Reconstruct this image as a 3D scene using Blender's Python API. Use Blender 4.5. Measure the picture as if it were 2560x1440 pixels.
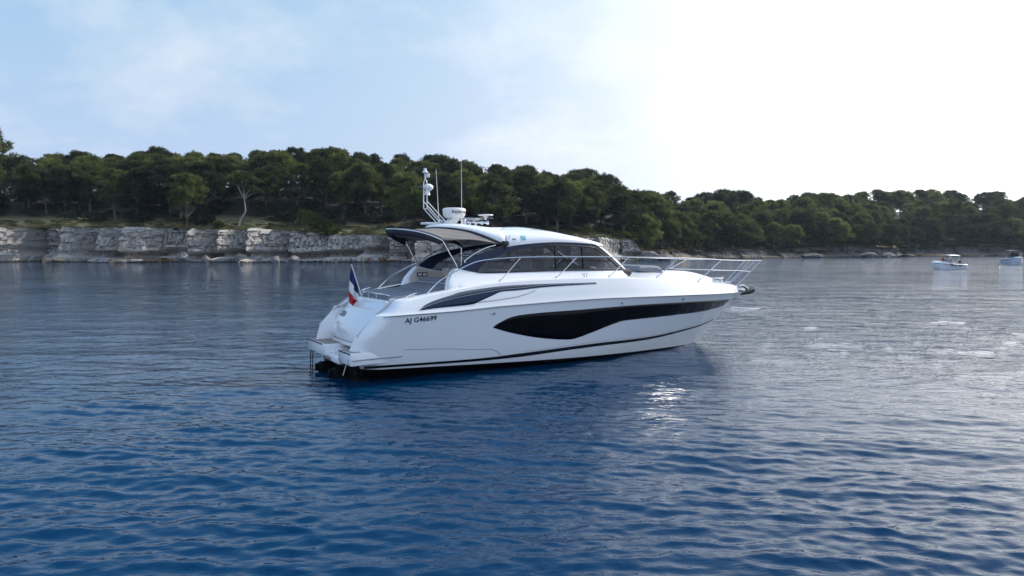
import bpy, bmesh, math, random
import numpy as np
from mathutils import Vector, Matrix
R = math.radians
scene = bpy.context.scene
for o in list(bpy.data.objects):
    bpy.data.objects.remove(o)
COL = scene.collection

# ------------------------------------------------------------------ camera
CAM_H = 3.48
cam_data = bpy.data.cameras.new('camera')
cam = bpy.data.objects.new('camera', cam_data)
COL.objects.link(cam)
cam_data.sensor_width = 36.0
cam_data.lens = 36.0 * 1850 / 2560
cam_data.clip_start = 0.1
cam_data.clip_end = 20000
cam.location = (0, 0, CAM_H)
cam.rotation_euler = (R(90) - math.atan(100 / 1850), 0, 0)
scene.camera = cam

# ------------------------------------------------------------------ light
SUN_AZ, SUN_EL = R(58), R(40)          # azimuth measured from +Y towards +X
SUN_DIR = Vector((math.sin(SUN_AZ) * math.cos(SUN_EL), math.cos(SUN_AZ) * math.cos(SUN_EL), math.sin(SUN_EL)))
sun_data = bpy.data.lights.new('sun', 'SUN')
sun_data.energy = 4.2
sun_data.angle = R(0.6)
sun_data.color = (1.0, 0.93, 0.82)
sun = bpy.data.objects.new('sun', sun_data)
COL.objects.link(sun)
sun.rotation_euler = SUN_DIR.to_track_quat('Z', 'Y').to_euler()

world = bpy.data.worlds.new('World')
scene.world = world
world.use_nodes = True
wt = world.node_tree
wt.nodes.clear()


class NT:
    """tiny helper round a node tree"""
    def __init__(s, t):
        s.t = t

    def n(s, kind, **kw):
        nd = s.t.nodes.new(kind)
        for k, v in kw.items():
            setattr(nd, k, v)
        return nd

    def link(s, a, b):
        s.t.links.new(a, b)

    def math(s, op, a, b=None, c=None, clamp=False):
        nd = s.n('ShaderNodeMath', operation=op)
        nd.use_clamp = clamp
        for i, v in enumerate((a, b, c)):
            if v is None:
                continue
            if isinstance(v, (int, float)):
                nd.inputs[i].default_value = v
            else:
                s.link(v, nd.inputs[i])
        return nd.outputs[0]

    def mix(s, fac, a, b):
        nd = s.n('ShaderNodeMix', data_type='RGBA')
        for i, v in ((0, fac), (6, a), (7, b)):
            if isinstance(v, (int, float)):
                nd.inputs[i].default_value = v
            elif isinstance(v, tuple):
                nd.inputs[i].default_value = (*v[:3], 1)
            else:
                s.link(v, nd.inputs[i])
        return nd.outputs[2]

    def ramp(s, fac, stops, interp='LINEAR'):
        nd = s.n('ShaderNodeValToRGB')
        nd.color_ramp.interpolation = interp
        e = nd.color_ramp.elements
        while len(e) < len(stops):
            e.new(0.5)
        for el, (p, c) in zip(e, stops):
            el.position = p
            el.color = (*c[:3], 1) if isinstance(c, tuple) else (c, c, c, 1)
        s.link(fac, nd.inputs[0])
        return nd.outputs[0]

    def noise(s, vec, scale, detail=4, rough=0.55, dist=0.0, out=0):
        nd = s.n('ShaderNodeTexNoise')
        nd.inputs['Scale'].default_value = scale
        nd.inputs['Detail'].default_value = detail
        nd.inputs['Roughness'].default_value = rough
        nd.inputs['Distortion'].default_value = dist
        if vec is not None:
            s.link(vec, nd.inputs['Vector'])
        return nd.outputs[out]

    def mapping(s, vec, scale=(1, 1, 1), loc=(0, 0, 0), rot=(0, 0, 0)):
        nd = s.n('ShaderNodeMapping')
        nd.inputs['Scale'].default_value = scale
        nd.inputs['Location'].default_value = loc
        nd.inputs['Rotation'].default_value = rot
        s.link(vec, nd.inputs['Vector'])
        return nd.outputs[0]


w = NT(wt)
sky = w.n('ShaderNodeTexSky', sky_type='NISHITA')
sky.sun_disc = False
sky.sun_elevation = SUN_EL
sky.sun_rotation = SUN_AZ
sky.altitude = 0
sky.air_density = 1.0
sky.dust_density = 1.2
sky.ozone_density = 2.0
tc = w.n('ShaderNodeTexCoord')
dirv = tc.outputs['Generated']
sep = w.n('ShaderNodeSeparateXYZ')
w.link(dirv, sep.inputs[0])
# thin veil of high cloud: noise on a flat layer overhead
zden = w.math('ADD', w.math('MAXIMUM', sep.outputs[2], 0.0), 0.22)
cmb = w.n('ShaderNodeCombineXYZ')
w.link(w.math('DIVIDE', sep.outputs[0], zden), cmb.inputs[0])
w.link(w.math('DIVIDE', sep.outputs[1], zden), cmb.inputs[1])
veil = w.math('MULTIPLY_ADD', w.noise(w.mapping(dirv, (1.0, 1.0, 1.5), (2.3, 1.4, 0.7)), 5.2, 8, 0.58, 0.15), 0.62, w.math('MULTIPLY', w.noise(w.mapping(cmb.outputs[0], (1.0, 1.3, 1), (5.3, 1.4, 0)), 1.3, 5, 0.60, 0.25), 0.38))
veil = w.ramp(veil, [(0.48, 0.0), (0.58, 0.45), (0.68, 1.0)])
dot = w.n('ShaderNodeVectorMath', operation='DOT_PRODUCT')
w.link(dirv, dot.inputs[0])
dot.inputs[1].default_value = (math.sin(R(60)) * math.cos(R(12)), math.cos(R(60)) * math.cos(R(12)), math.sin(R(12)))   # bright haze low on the sun's side
glow = w.ramp(dot.outputs['Value'], [(0.0, 0.0), (0.25, 0.06), (0.45, 0.22), (0.60, 0.46), (0.74, 0.80), (0.88, 1.0)], 'B_SPLINE')
glow = w.math('MULTIPLY', glow, w.ramp(sep.outputs[2], [(0.30, 1.0), (0.62, 0.4)]))
cloud_col = w.mix(glow, (0.88, 0.92, 0.98), (1.50, 1.51, 1.53))
hot = w.ramp(dot.outputs['Value'], [(0.75, 0.0), (1.0, 1.0)], 'EASE')
cloud_col = w.mix(hot, cloud_col, (2.1, 2.06, 2.0))
# fill light added in the unseen sky behind the camera, brightening the shaded hull
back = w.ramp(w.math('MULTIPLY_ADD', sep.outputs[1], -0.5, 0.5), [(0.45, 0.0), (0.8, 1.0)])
SKY_STRENGTH = 0.1
sk = w.n('ShaderNodeVectorMath', operation='SCALE')
w.link(sky.outputs[0], sk.inputs[0])
sk.inputs['Scale'].default_value = SKY_STRENGTH
# air light: the sky is milky, more so near the horizon
low = w.ramp(sep.outputs[2], [(0.0, 0.95), (0.25, 0.9), (0.7, 0.8)])
air = w.ramp(sep.outputs[2], [(0.0, (0.60, 0.71, 0.93)), (0.12, (0.52, 0.68, 0.93)), (0.30, (0.41, 0.65, 0.91)), (0.48, (0.13, 0.46, 0.95)), (1.0, (0.08, 0.36, 0.85))])
base = w.mix(low, sk.outputs[0], air)
fac = w.math('ADD', glow, w.math('MULTIPLY', w.math('SUBTRACT', 1.0, glow), w.math('MULTIPLY', veil, 0.62)))
mixed = w.mix(fac, base, cloud_col)
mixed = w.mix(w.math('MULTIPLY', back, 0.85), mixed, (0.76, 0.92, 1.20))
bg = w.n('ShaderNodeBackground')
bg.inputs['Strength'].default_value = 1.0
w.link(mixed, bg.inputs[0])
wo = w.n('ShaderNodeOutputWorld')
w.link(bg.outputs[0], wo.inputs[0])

scene.view_settings.view_transform = 'Standard'
scene.view_settings.look = 'None'
scene.view_settings.gamma = 1
scene.view_settings.use_curve_mapping = False
scene.view_settings.exposure = 0.0
scene.render.engine = 'CYCLES'
scene.cycles.max_bounces = 8
scene.cycles.transparent_max_bounces = 12
scene.cycles.volume_bounces = 0
scene.cycles.use_denoising = True


# ------------------------------------------------------------------ materials
def material(name):
    m = bpy.data.materials.new(name)
    m.use_nodes = True
    m.node_tree.nodes.clear()
    t = NT(m.node_tree)
    out = t.n('ShaderNodeOutputMaterial')
    return m, t, out


def principled(name, col, rough=0.5, metal=0.0, coat=0.0, spec=0.5, var=0.0, vscale=3.0, bump=0.0, bscale=30.0, rvar=0.0):
    m, t, out = material(name)
    p = t.n('ShaderNodeBsdfPrincipled')
    p.inputs['Roughness'].default_value = rough
    p.inputs['Metallic'].default_value = metal
    p.inputs['Specular IOR Level'].default_value = spec
    p.inputs['Coat Weight'].default_value = coat
    p.inputs['Coat Roughness'].default_value = 0.05
    t.link(p.outputs[0], out.inputs[0])
    geo = t.n('ShaderNodeTexCoord')
    if var > 0:
        n = t.noise(geo.outputs['Object'], vscale, 5, 0.6)
        a = tuple(c * (1 - var) for c in col)
        b = tuple(min(1, c * (1 + var)) for c in col)
        t.link(t.ramp(n, [(0.3, a), (0.7, b)]), p.inputs['Base Color'])
    else:
        p.inputs['Base Color'].default_value = (*col, 1)
    if rvar > 0:
        n = t.noise(geo.outputs['Object'], 1.5, 4, 0.6)
        t.link(t.math('ADD', rough - rvar / 2, t.math('MULTIPLY', n, rvar)), p.inputs['Roughness'])
    if bump > 0:
        b = t.n('ShaderNodeBump')
        b.inputs['Distance'].default_value = bump
        t.link(t.noise(geo.outputs['Object'], bscale, 4, 0.6), b.inputs['Height'])
        t.link(b.outputs[0], p.inputs['Normal'])
    return m


M = {}
M['gelcoat'] = principled('gelcoat', (0.80, 0.81, 0.82), 0.22, coat=0.5, var=0.015, vscale=0.8, rvar=0.08)
M['gelcoat_matt'] = principled('gelcoat_matt', (0.74, 0.74, 0.74), 0.4, var=0.02, vscale=2)
M['black'] = principled('black_paint', (0.006, 0.006, 0.008), 0.25)
M['antifoul'] = principled('antifoul', (0.004, 0.0045, 0.005), 0.6, spec=0.1, var=0.3, vscale=4)
M['tint'] = principled('black_glass', (0.003, 0.003, 0.004), 0.04, spec=0.15)
M['navy'] = principled('navy_gloss', (0.008, 0.018, 0.048), 0.2, spec=0.3)
M['navy_light'] = principled('navy_bevel', (0.07, 0.08, 0.10), 0.25, coat=0.4)
M['rubber'] = principled('dark_trim', (0.02, 0.02, 0.024), 0.5)
M['steel'] = principled('polished_steel', (0.68, 0.68, 0.69), 0.16, metal=1.0)
M['steel_dull'] = principled('brushed_steel', (0.45, 0.45, 0.46), 0.35, metal=0.8)
M['teak'] = principled('teak', (0.30, 0.23, 0.19), 0.7, var=0.25, vscale=8)
M['cushion'] = principled('grey_cushion', (0.20, 0.21, 0.24), 0.85, var=0.08, vscale=6, bump=0.004, bscale=60)
M['canvas'] = principled('taupe_canvas', (0.20, 0.185, 0.175), 0.9, var=0.1, vscale=3, bump=0.006, bscale=9)
M['canvas_edge'] = principled('navy_canvas', (0.028, 0.032, 0.042), 0.85, var=0.15, vscale=5)
M['cream'] = principled('cream_leather', (0.68, 0.61, 0.55), 0.55, var=0.04, vscale=4)
M['dash'] = principled('dark_dash', (0.03, 0.03, 0.032), 0.5)
M['plastic'] = principled('white_plastic', (0.80, 0.80, 0.78), 0.3)
M['letter'] = principled('navy_letters', (0.012, 0.015, 0.035), 0.4)
M['letter_red'] = principled('maroon_letters', (0.10, 0.01, 0.02), 0.4)
M['pale_blue'] = principled('pale_blue_emblem', (0.10, 0.36, 0.50), 0.4)
M['seam'] = principled('grey_seam', (0.30, 0.32, 0.35), 0.5)
M['flag_blue'] = principled('flag_blue', (0.012, 0.022, 0.11), 0.85)
M['flag_white'] = principled('flag_white', (0.75, 0.75, 0.76), 0.85)
M['flag_red'] = principled('flag_red', (0.55, 0.015, 0.025), 0.85)
M['skin'] = principled('skin', (0.42, 0.24, 0.16), 0.6)
M['red_cloth'] = principled('red_cloth', (0.35, 0.02, 0.03), 0.9)
M['dark_cloth'] = principled('dark_cloth', (0.02, 0.02, 0.03), 0.9)
M['hair'] = principled('hair', (0.02, 0.013, 0.01), 0.7)


def glass_material():
    m, t, out = material('smoked_glass')
    tr = t.n('ShaderNodeBsdfTransparent')
    tr.inputs[0].default_value = (0.44, 0.46, 0.50, 1)
    gl = t.n('ShaderNodeBsdfGlossy')
    gl.inputs['Roughness'].default_value = 0.02
    fr = t.n('ShaderNodeFresnel')
    fr.inputs[0].default_value = 1.5
    mx = t.n('ShaderNodeMixShader')
    t.link(fr.outputs[0], mx.inputs[0])
    t.link(tr.outputs[0], mx.inputs[1])
    t.link(gl.outputs[0], mx.inputs[2])
    t.link(mx.outputs[0], out.inputs[0])
    return m


M['glass'] = glass_material()


# ------------------------------------------------------------------ mesh helpers
def link_mesh(name, verts, faces, mat, parent=None, smooth=True, angle=38, loc=None):
    me = bpy.data.meshes.new(name)
    me.from_pydata([tuple(v) for v in verts], [], [tuple(f) for f in faces])
    me.update()
    if smooth:
        me.polygons.foreach_set('use_smooth', [True] * len(me.polygons))
        me.set_sharp_from_angle(angle=R(angle))
    mats = mat if isinstance(mat, (list, tuple)) else [mat]
    for mm in mats:
        me.materials.append(mm)
    o = bpy.data.objects.new(name, me)
    COL.objects.link(o)
    if parent is not None:
        o.parent = parent
    if loc is not None:
        o.location = loc
    return o


def bm_object(name, bm, mat, parent=None, smooth=True, angle=38):
    me = bpy.data.meshes.new(name)
    bm.normal_update()
    bm.to_mesh(me)
    bm.free()
    if smooth:
        me.polygons.foreach_set('use_smooth', [True] * len(me.polygons))
        me.set_sharp_from_angle(angle=R(angle))
    me.materials.append(mat)
    o = bpy.data.objects.new(name, me)
    COL.objects.link(o)
    if parent is not None:
        o.parent = parent
    return o


def empty(name, loc=(0, 0, 0), rz=0.0, parent=None):
    o = bpy.data.objects.new(name, None)
    o.empty_display_size = 0.3
    COL.objects.link(o)
    o.location = loc
    o.rotation_euler = (0, 0, rz)
    if parent is not None:
        o.parent = parent
    return o


def tag(o, label=None, cat=None, group=None, kind=None):
    if label:
        o['label'] = label
    if cat:
        o['category'] = cat
    if group:
        o['group'] = group
    if kind:
        o['kind'] = kind
    return o


class MB:
    """collects geometry for one mesh"""
    def __init__(s):
        s.v = []
        s.f = []

    def grid(s, rows, close_u=False, flip=False):
        b = len(s.v)
        n = len(rows[0])
        for r in rows:
            s.v.extend([tuple(p) for p in r])
        for i in range(len(rows) - 1):
            for j in range(n if close_u else n - 1):
                a = b + i * n + j
                c = b + i * n + (j + 1) % n
                d = b + (i + 1) * n + (j + 1) % n
                e = b + (i + 1) * n + j
                s.f.append((a, e, d, c) if flip else (a, c, d, e))
        return s

    def tube(s, pts, r, n=8, caps=True):
        pts = [Vector(p) for p in pts]
        rs = r if isinstance(r, (list, tuple)) else [r] * len(pts)
        rows = []
        up = None
        for i, p in enumerate(pts):
            d = (pts[min(i + 1, len(pts) - 1)] - pts[max(i - 1, 0)])
            if d.length < 1e-9:
                d = Vector((0, 0, 1))
            d.normalize()
            if up is None:
                up = Vector((0, 0, 1)) if abs(d.z) < 0.9 else Vector((1, 0, 0))
            x = d.cross(up)
            if x.length < 1e-5:
                x = d.orthogonal()
            x.normalize()
            up = x.cross(d).normalized()
            rows.append([p + (x * math.cos(q) + up * math.sin(q)) * rs[i] for q in [2 * math.pi * k / n for k in range(n)]])
        b = len(s.v)
        s.grid(rows, close_u=True)
        if caps:
            s.f.append(tuple(b + k for k in range(n)))
            e = b + (len(rows) - 1) * n
            s.f.append(tuple(e + k for k in reversed(range(n))))
        return s

    def box(s, lo, hi, bev=0.0, mat=None, seg=2):
        bm = bmesh.new()
        bmesh.ops.create_cube(bm, size=1)
        for v in bm.verts:
            v.co = Vector([(lo[k] + hi[k]) / 2 + v.co[k] * (hi[k] - lo[k]) for k in range(3)])
        if bev > 0:
            bmesh.ops.bevel(bm, geom=list(bm.edges), offset=bev, segments=seg, profile=0.5, affect='EDGES')
        return s.add_bm(bm, mat)

    def add_bm(s, bm, mat=None):
        b = len(s.v)
        bm.verts.index_update()
        for v in bm.verts:
            co = mat @ v.co if mat is not None else v.co
            s.v.append(tuple(co))
        for f in bm.faces:
            s.f.append(tuple(b + v.index for v in f.verts))
        bm.free()
        return s

    def lathe(s, prof, origin=(0, 0, 0), n=20, axis='Z'):
        o = Vector(origin)
        rows = []
        for r, z in prof:
            ring = []
            for k in range(n):
                a = 2 * math.pi * k / n
                p = Vector((r * math.cos(a), r * math.sin(a), z))
                if axis == 'X':
                    p = Vector((p.z, p.x, p.y))
                elif axis == 'Y':
                    p = Vector((p.y, p.z, p.x))
                ring.append(o + p)
            rows.append(ring)
        return s.grid(rows, close_u=True)

    def sphere(s, c, rx, ry=None, rz=None, n=14, m=9):
        ry = ry or rx
        rz = rz or rx
        rows = []
        for i in range(m + 1):
            a = -math.pi / 2 + math.pi * i / m
            rows.append([(c[0] + rx * max(1e-4, math.cos(a)) * math.cos(2 * math.pi * k / n),
                          c[1] + ry * max(1e-4, math.cos(a)) * math.sin(2 * math.pi * k / n),
                          c[2] + rz * math.sin(a)) for k in range(n)])
        return s.grid(rows, close_u=True)

    def build(s, name, mat, parent=None, smooth=True, angle=38):
        return link_mesh(name, s.v, s.f, mat, parent, smooth, angle)


def curve_pts(pts, n=40):
    """Catmull-Rom through pts"""
    P = [Vector(p) for p in pts]
    P = [P[0] * 2 - P[1]] + P + [P[-1] * 2 - P[-2]]
    out = []
    segs = len(P) - 3
    per = max(2, n // segs)
    for i in range(segs):
        p0, p1, p2, p3 = P[i:i + 4]
        for k in range(per):
            t = k / per
            out.append(0.5 * ((2 * p1) + (p2 - p0) * t + (2 * p0 - 5 * p1 + 4 * p2 - p3) * t * t + (3 * p1 - p0 - 3 * p2 + p3) * t ** 3))
    out.append(P[-2])
    return out


def ip(x, tab):
    return float(np.interp(x, [a for a, b in tab], [b for a, b in tab]))


def smooth_tab(tab, n=80):
    return [(p.x, p.y) for p in curve_pts([(a, b, 0) for a, b in tab], n)]


def text_geo(string, size, spacing=1.0, shear=0.0, bold=0.002):
    cu = bpy.data.curves.new('lettering', 'FONT')
    cu.body = string
    cu.size = size
    cu.space_character = spacing
    cu.shear = shear
    cu.extrude = 0.0
    cu.offset = bold
    cu.resolution_u = 4
    o = bpy.data.objects.new('lettering', cu)
    COL.objects.link(o)
    dg = bpy.context.evaluated_depsgraph_get()
    dg.update()
    me = bpy.data.meshes.new_from_object(o.evaluated_get(dg))
    v = [tuple(x.co) for x in me.vertices]
    f = [tuple(p.vertices) for p in me.polygons]
    bpy.data.objects.remove(o)
    bpy.data.curves.remove(cu)
    bpy.data.meshes.remove(me)
    return v, f


# ------------------------------------------------------------------ water
rng = np.random.default_rng(7)


def smoothstep(a, b, x):
    t = np.clip((x - a) / (b - a), 0, 1)
    return t * t * (3 - 2 * t)


def value_noise(x, y, seed=0):
    xi = np.floor(x).astype(np.int64)
    yi = np.floor(y).astype(np.int64)
    xf = x - xi
    yf = y - yi
    u = xf * xf * (3 - 2 * xf)
    v = yf * yf * (3 - 2 * yf)

    def h(a, b):
        n = (a * 374761393 + b * 668265263 + seed * 1442695041) & 0xffffffff
        n = ((n ^ (n >> 13)) * 1274126177) & 0xffffffff
        return ((n ^ (n >> 16)) & 0xffff) / 65535.0
    return (h(xi, yi) * (1 - u) + h(xi + 1, yi) * u) * (1 - v) + (h(xi, yi + 1) * (1 - u) + h(xi + 1, yi + 1) * u) * v


def fbm(x, y, seed=0, octv=4):
    s = 0
    a = 0.5
    for k in range(octv):
        s = s + a * value_noise(x * 2 ** k, y * 2 ** k, seed + 17 * k)
        a *= 0.5
    return s


def build_water():
    r_far = []
    a = 0.0
    # radii: even steps in depression angle from steep to the horizon
    ang = np.concatenate([np.linspace(R(80), R(27), 40)[:-1], np.linspace(R(27), R(0.62), 470)])
    rr = CAM_H / np.tan(ang)
    rr = np.concatenate([rr, [420, 600, 1000, 2000, 5000, 12000]])
    az = np.concatenate([np.linspace(-180, -44, 60)[:-1], np.linspace(-44, 44, 1050), np.linspace(44, 180, 60)[1:]])
    az = np.radians(az)
    A, RR = np.meshgrid(az, rr)
    X = RR * np.sin(A)
    Yc = RR * np.cos(A)
    cell = np.gradient(rr)[:, None] * np.ones_like(X)
    cell = np.maximum(cell, RR * np.gradient(az)[None, :] * 0.8)
    Z = np.zeros_like(X)
    DX = np.zeros_like(X)
    DY = np.zeros_like(X)
    N = 96
    lam = np.exp(np.linspace(np.log(0.17), np.log(6.5), N)) * rng.uniform(0.93, 1.07, N)
    wind = 0.92 + 0.5 * smoothstep(0, 30, X)
    gust = wind * (0.45 + 1.1 * fbm(X / 16 + 40, Yc / 30 + 9, 3, 3))
    gust2 = 0.55 + 0.95 * fbm(X / 5 + 4, Yc / 9 + 90, 13, 3)
    for i in range(N):
        L = lam[i]
        th = -math.pi / 2 + (rng.normal(0, 0.36) if i % 4 else rng.normal(0.1, 0.8))
        sl = 0.124 * math.sqrt(2 / N) * (0.60 + 1.25 * math.exp(-((math.log(L) - math.log(0.36)) / 0.65) ** 2))
        if L > 3:
            sl *= 0.5
        amp = sl * L / (2 * math.pi)
        k = 2 * math.pi / L
        wgt = smoothstep(2.2, 4.0, L / cell)
        if wgt.max() <= 0:
            continue
        ph = k * (X * math.cos(th) + Yc * math.sin(th)) + rng.uniform(0, 6.28)
        g = (gust if L > 1.2 else gust * gust2)
        w_ = wgt * g * amp
        Z += w_ * np.cos(ph)
        q = 0.8
        DX -= q * math.cos(th) * w_ * np.sin(ph)
        DY -= q * math.sin(th) * w_ * np.sin(ph)
    X = X + DX
    Yc = Yc + DY
    nr, nc = X.shape
    V = np.stack([X, Yc, Z], -1).reshape(-1, 3)
    idx = np.arange(nr * nc).reshape(nr, nc)
    a_, b_, c_, d_ = idx[:-1, :-1], idx[:-1, 1:], idx[1:, 1:], idx[1:, :-1]
    F = np.stack([a_, d_, c_, b_], -1).reshape(-1, 4)
    me = bpy.data.meshes.new('water')
    me.vertices.add(len(V))
    me.vertices.foreach_set('co', V.ravel().astype(np.float32))
    me.loops.add(F.size)
    me.loops.foreach_set('vertex_index', F.ravel().astype(np.int32))
    me.polygons.add(len(F))
    me.polygons.foreach_set('loop_start', np.arange(0, F.size, 4, dtype=np.int32))
    me.update(calc_edges=True)
    me.validate()
    me.polygons.foreach_set('use_smooth', np.ones(len(me.polygons), dtype=bool))
    m, t, out = material('sea_water')
    p = t.n('ShaderNodeBsdfPrincipled')
    p.inputs['Base Color'].default_value = (0.0002, 0.024, 0.067, 1)
    p.inputs['Roughness'].default_value = 0.035
    p.inputs['IOR'].default_value = 1.333
    p.inputs['Specular Tint'].default_value = (0.30, 0.62, 0.95, 1)
    geo = t.n('ShaderNodeNewGeometry')
    pos = geo.outputs['Position']
    ln = t.n('ShaderNodeVectorMath', operation='LENGTH')
    t.link(pos, ln.inputs[0])
    dist = ln.outputs['Value']
    near = t.math('MULTIPLY', t.noise(t.mapping(pos, (0.6, 1.3, 1), rot=(0, 0, R(10))), 4.6, 3, 0.55, 0.3), 0.013)
    mid = t.noise(t.mapping(pos, (0.62, 1.2, 1), rot=(0, 0, R(-10))), 1.35, 4, 0.6, 0.3)
    midf = t.ramp(t.math('DIVIDE', dist, 120.0), [(0.10, 0.0), (0.30, 1.0)])
    big = t.noise(t.mapping(pos, (0.35, 1.0, 1), rot=(0, 0, R(7))), 0.42, 3, 0.5, 0.2)
    bigf = t.ramp(t.math('DIVIDE', dist, 200.0), [(0.2, 0.0), (0.5, 1.0)])
    gst = t.ramp(t.noise(t.mapping(pos, (0.02, 0.055, 1)), 1.0, 3, 0.5), [(0.3, 0.5), (0.7, 1.0)])
    gst = t.math('MULTIPLY', gst, t.math('MULTIPLY', 2.0, t.ramp(t.noise(t.mapping(pos, (0.16, 0.11, 1), rot=(0, 0, R(12))), 1.0, 3, 0.6), [(0.34, 0.55), (0.66, 0.88)])))
    sx = t.n('ShaderNodeSeparateXYZ')
    t.link(pos, sx.inputs[0])
    gst = t.math('MULTIPLY', gst, t.math('MULTIPLY', 4.2, t.ramp(t.math('MULTIPLY_ADD', sx.outputs[0], 1 / 120.0, 0.4), [(0.30, 0.24), (0.42, 0.36), (0.62, 1.0)])))
    hgt = t.math('ADD', near, t.math('MULTIPLY', gst, t.math('ADD',
                 t.math('MULTIPLY', t.math('MULTIPLY', t.math('SUBTRACT', mid, 0.5), midf), 0.062),
                 t.math('MULTIPLY', t.math('MULTIPLY', t.math('SUBTRACT', big, 0.5), bigf), 0.13))))
    b = t.n('ShaderNodeBump')
    b.inputs['Distance'].default_value = 1.0
    b.inputs['Strength'].default_value = 1.0
    t.link(hgt, b.inputs['Height'])
    t.link(b.outputs[0], p.inputs['Normal'])
    t.link(p.outputs[0], out.inputs[0])
    me.materials.append(m)
    o = bpy.data.objects.new('water', me)
    COL.objects.link(o)
    tag(o, kind='structure')
    return o


build_water()

# ------------------------------------------------------------------ the island: shore, ground, cliff
SHORE = [(-600, 190), (-127, 184), (-28, 184), (3, 192), (38, 214), (47, 220), (60, 245), (86, 262), (110, 275),
         (150, 283), (153, 300), (165, 315), (214, 322), (500, 330)]
SKYLINE = [(0, 395), (60, 398), (120, 395), (190, 386), (250, 388), (300, 385), (420, 382), (510, 375), (560, 380),
           (640, 380), (700, 375), (720, 362), (760, 372), (820, 360), (860, 374), (920, 378), (960, 395), (1000, 395),
           (1060, 388), (1120, 392), (1180, 405), (1210, 424), (1250, 415), (1340, 408), (1370, 430), (1400, 428),
           (1470, 418), (1510, 430), (1530, 460), (1560, 470), (1620, 475), (1660, 480), (1720, 490), (1800, 472),
           (1860, 482), (1910, 500), (1950, 490), (2010, 480), (2090, 478), (2120, 490), (2200, 480), (2260, 478),
           (2310, 470), (2380, 480), (2450, 477), (2500, 485), (2560, 490), (2900, 500)]
CLIFFTOP = [(-400, 8.6), (480, 8.6), (560, 8.0), (640, 8.3), (740, 7.8), (830, 6.8), (1000, 6.6), (1250, 6.6), (1420, 7.0),
            (1500, 6.4), (1590, 5.8), (1608, 2.9), (1850, 2.6), (1950, 3.2), (2010, 4.3), (2150, 4.6), (2290, 3.4),
            (2350, 3), (2400, 4.8), (2500, 4.8), (2560, 4), (3500, 4)]
sky_px = np.array([a for a, b in SKYLINE], float)
sky_y = np.array([b for a, b in SKYLINE], float)


def shore(lat):
    return np.interp(lat, [a for a, b in SHORE], [b for a, b in SHORE])


def bearing(lat, d):
    return 1280 + 1850 * lat / d


def sky_at(px):
    return np.interp(px, sky_px, sky_y)


_k = np.arange(-500, 3600, 10.0)
_s = np.interp(_k, sky_px, sky_y)
_s = np.convolve(np.pad(_s, 12, mode='edge'), np.ones(25) / 25, 'valid')


def cliff_top(lat):
    return np.interp(bearing(lat, shore(lat)), [a for a, b in CLIFFTOP], [b for a, b in CLIFFTOP])


def ground_z(lat, q):
    """height of the ground q metres inland of the shore line"""
    lat = np.asarray(lat, float)
    q = np.asarray(q, float)
    zc = cliff_top(lat)
    d70 = shore(lat) + 70
    ys = np.interp(bearing(lat, d70), _k, _s)
    rise = np.clip((CAM_H + (620 - ys) * d70 / 1850 - 12.5 - zc) / 0.75, 4, 40)
    z = zc + rise * (1 - np.exp(-np.maximum(q - 3, 0) / 50.0)) + 0.6 * (fbm(lat / 9 + 50, q / 9 + 50, 5, 3) - 0.45)
    return z


def np_grid_object(name, P, mat, smooth=True):
    nr, nc = P.shape[:2]
    V = P.reshape(-1, 3)
    idx = np.arange(nr * nc).reshape(nr, nc)
    F = np.stack([idx[:-1, :-1], idx[:-1, 1:], idx[1:, 1:], idx[1:, :-1]], -1).reshape(-1, 4)
    me = bpy.data.meshes.new(name)
    me.vertices.add(len(V))
    me.vertices.foreach_set('co', V.ravel().astype(np.float32))
    me.loops.add(F.size)
    me.loops.foreach_set('vertex_index', F.ravel().astype(np.int32))
    me.polygons.add(len(F))
    me.polygons.foreach_set('loop_start', np.arange(0, F.size, 4, dtype=np.int32))
    me.update(calc_edges=True)
    me.polygons.foreach_set('use_smooth', np.full(len(F), smooth, dtype=bool))
    me.materials.append(mat)
    o = bpy.data.objects.new(name, me)
    COL.objects.link(o)
    return o


def ground_material():
    m, t, out = material('island_ground')
    p = t.n('ShaderNodeBsdfPrincipled')
    p.inputs['Roughness'].default_value = 0.95
    tc_ = t.n('ShaderNodeTexCoord')
    pos = tc_.outputs['Object']
    n1 = t.noise(pos, 0.12, 5, 0.6)
    n2 = t.noise(pos, 1.4, 5, 0.65)
    dry = t.mix(n2, (0.46, 0.37, 0.19), (0.27, 0.24, 0.10))
    grn = t.mix(n2, (0.055, 0.07, 0.02), (0.11, 0.115, 0.04))
    col = t.mix(t.ramp(n1, [(0.52, 0.0), (0.70, 1.0)]), dry, grn)
    litter = t.mix(n2, (0.030, 0.023, 0.015), (0.05, 0.04, 0.022))
    sp = t.n('ShaderNodeAttribute', attribute_name='inland')
    col = t.mix(t.ramp(sp.outputs['Fac'], [(0.10, 0.0), (0.22, 1.0)]), col, litter)
    t.link(col, p.inputs['Base Color'])
    b = t.n('ShaderNodeBump')
    b.inputs['Distance'].default_value = 0.3
    t.link(n2, b.inputs['Height'])
    t.link(b.outputs[0], p.inputs['Normal'])
    t.link(p.outputs[0], out.inputs[0])
    return m


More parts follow.
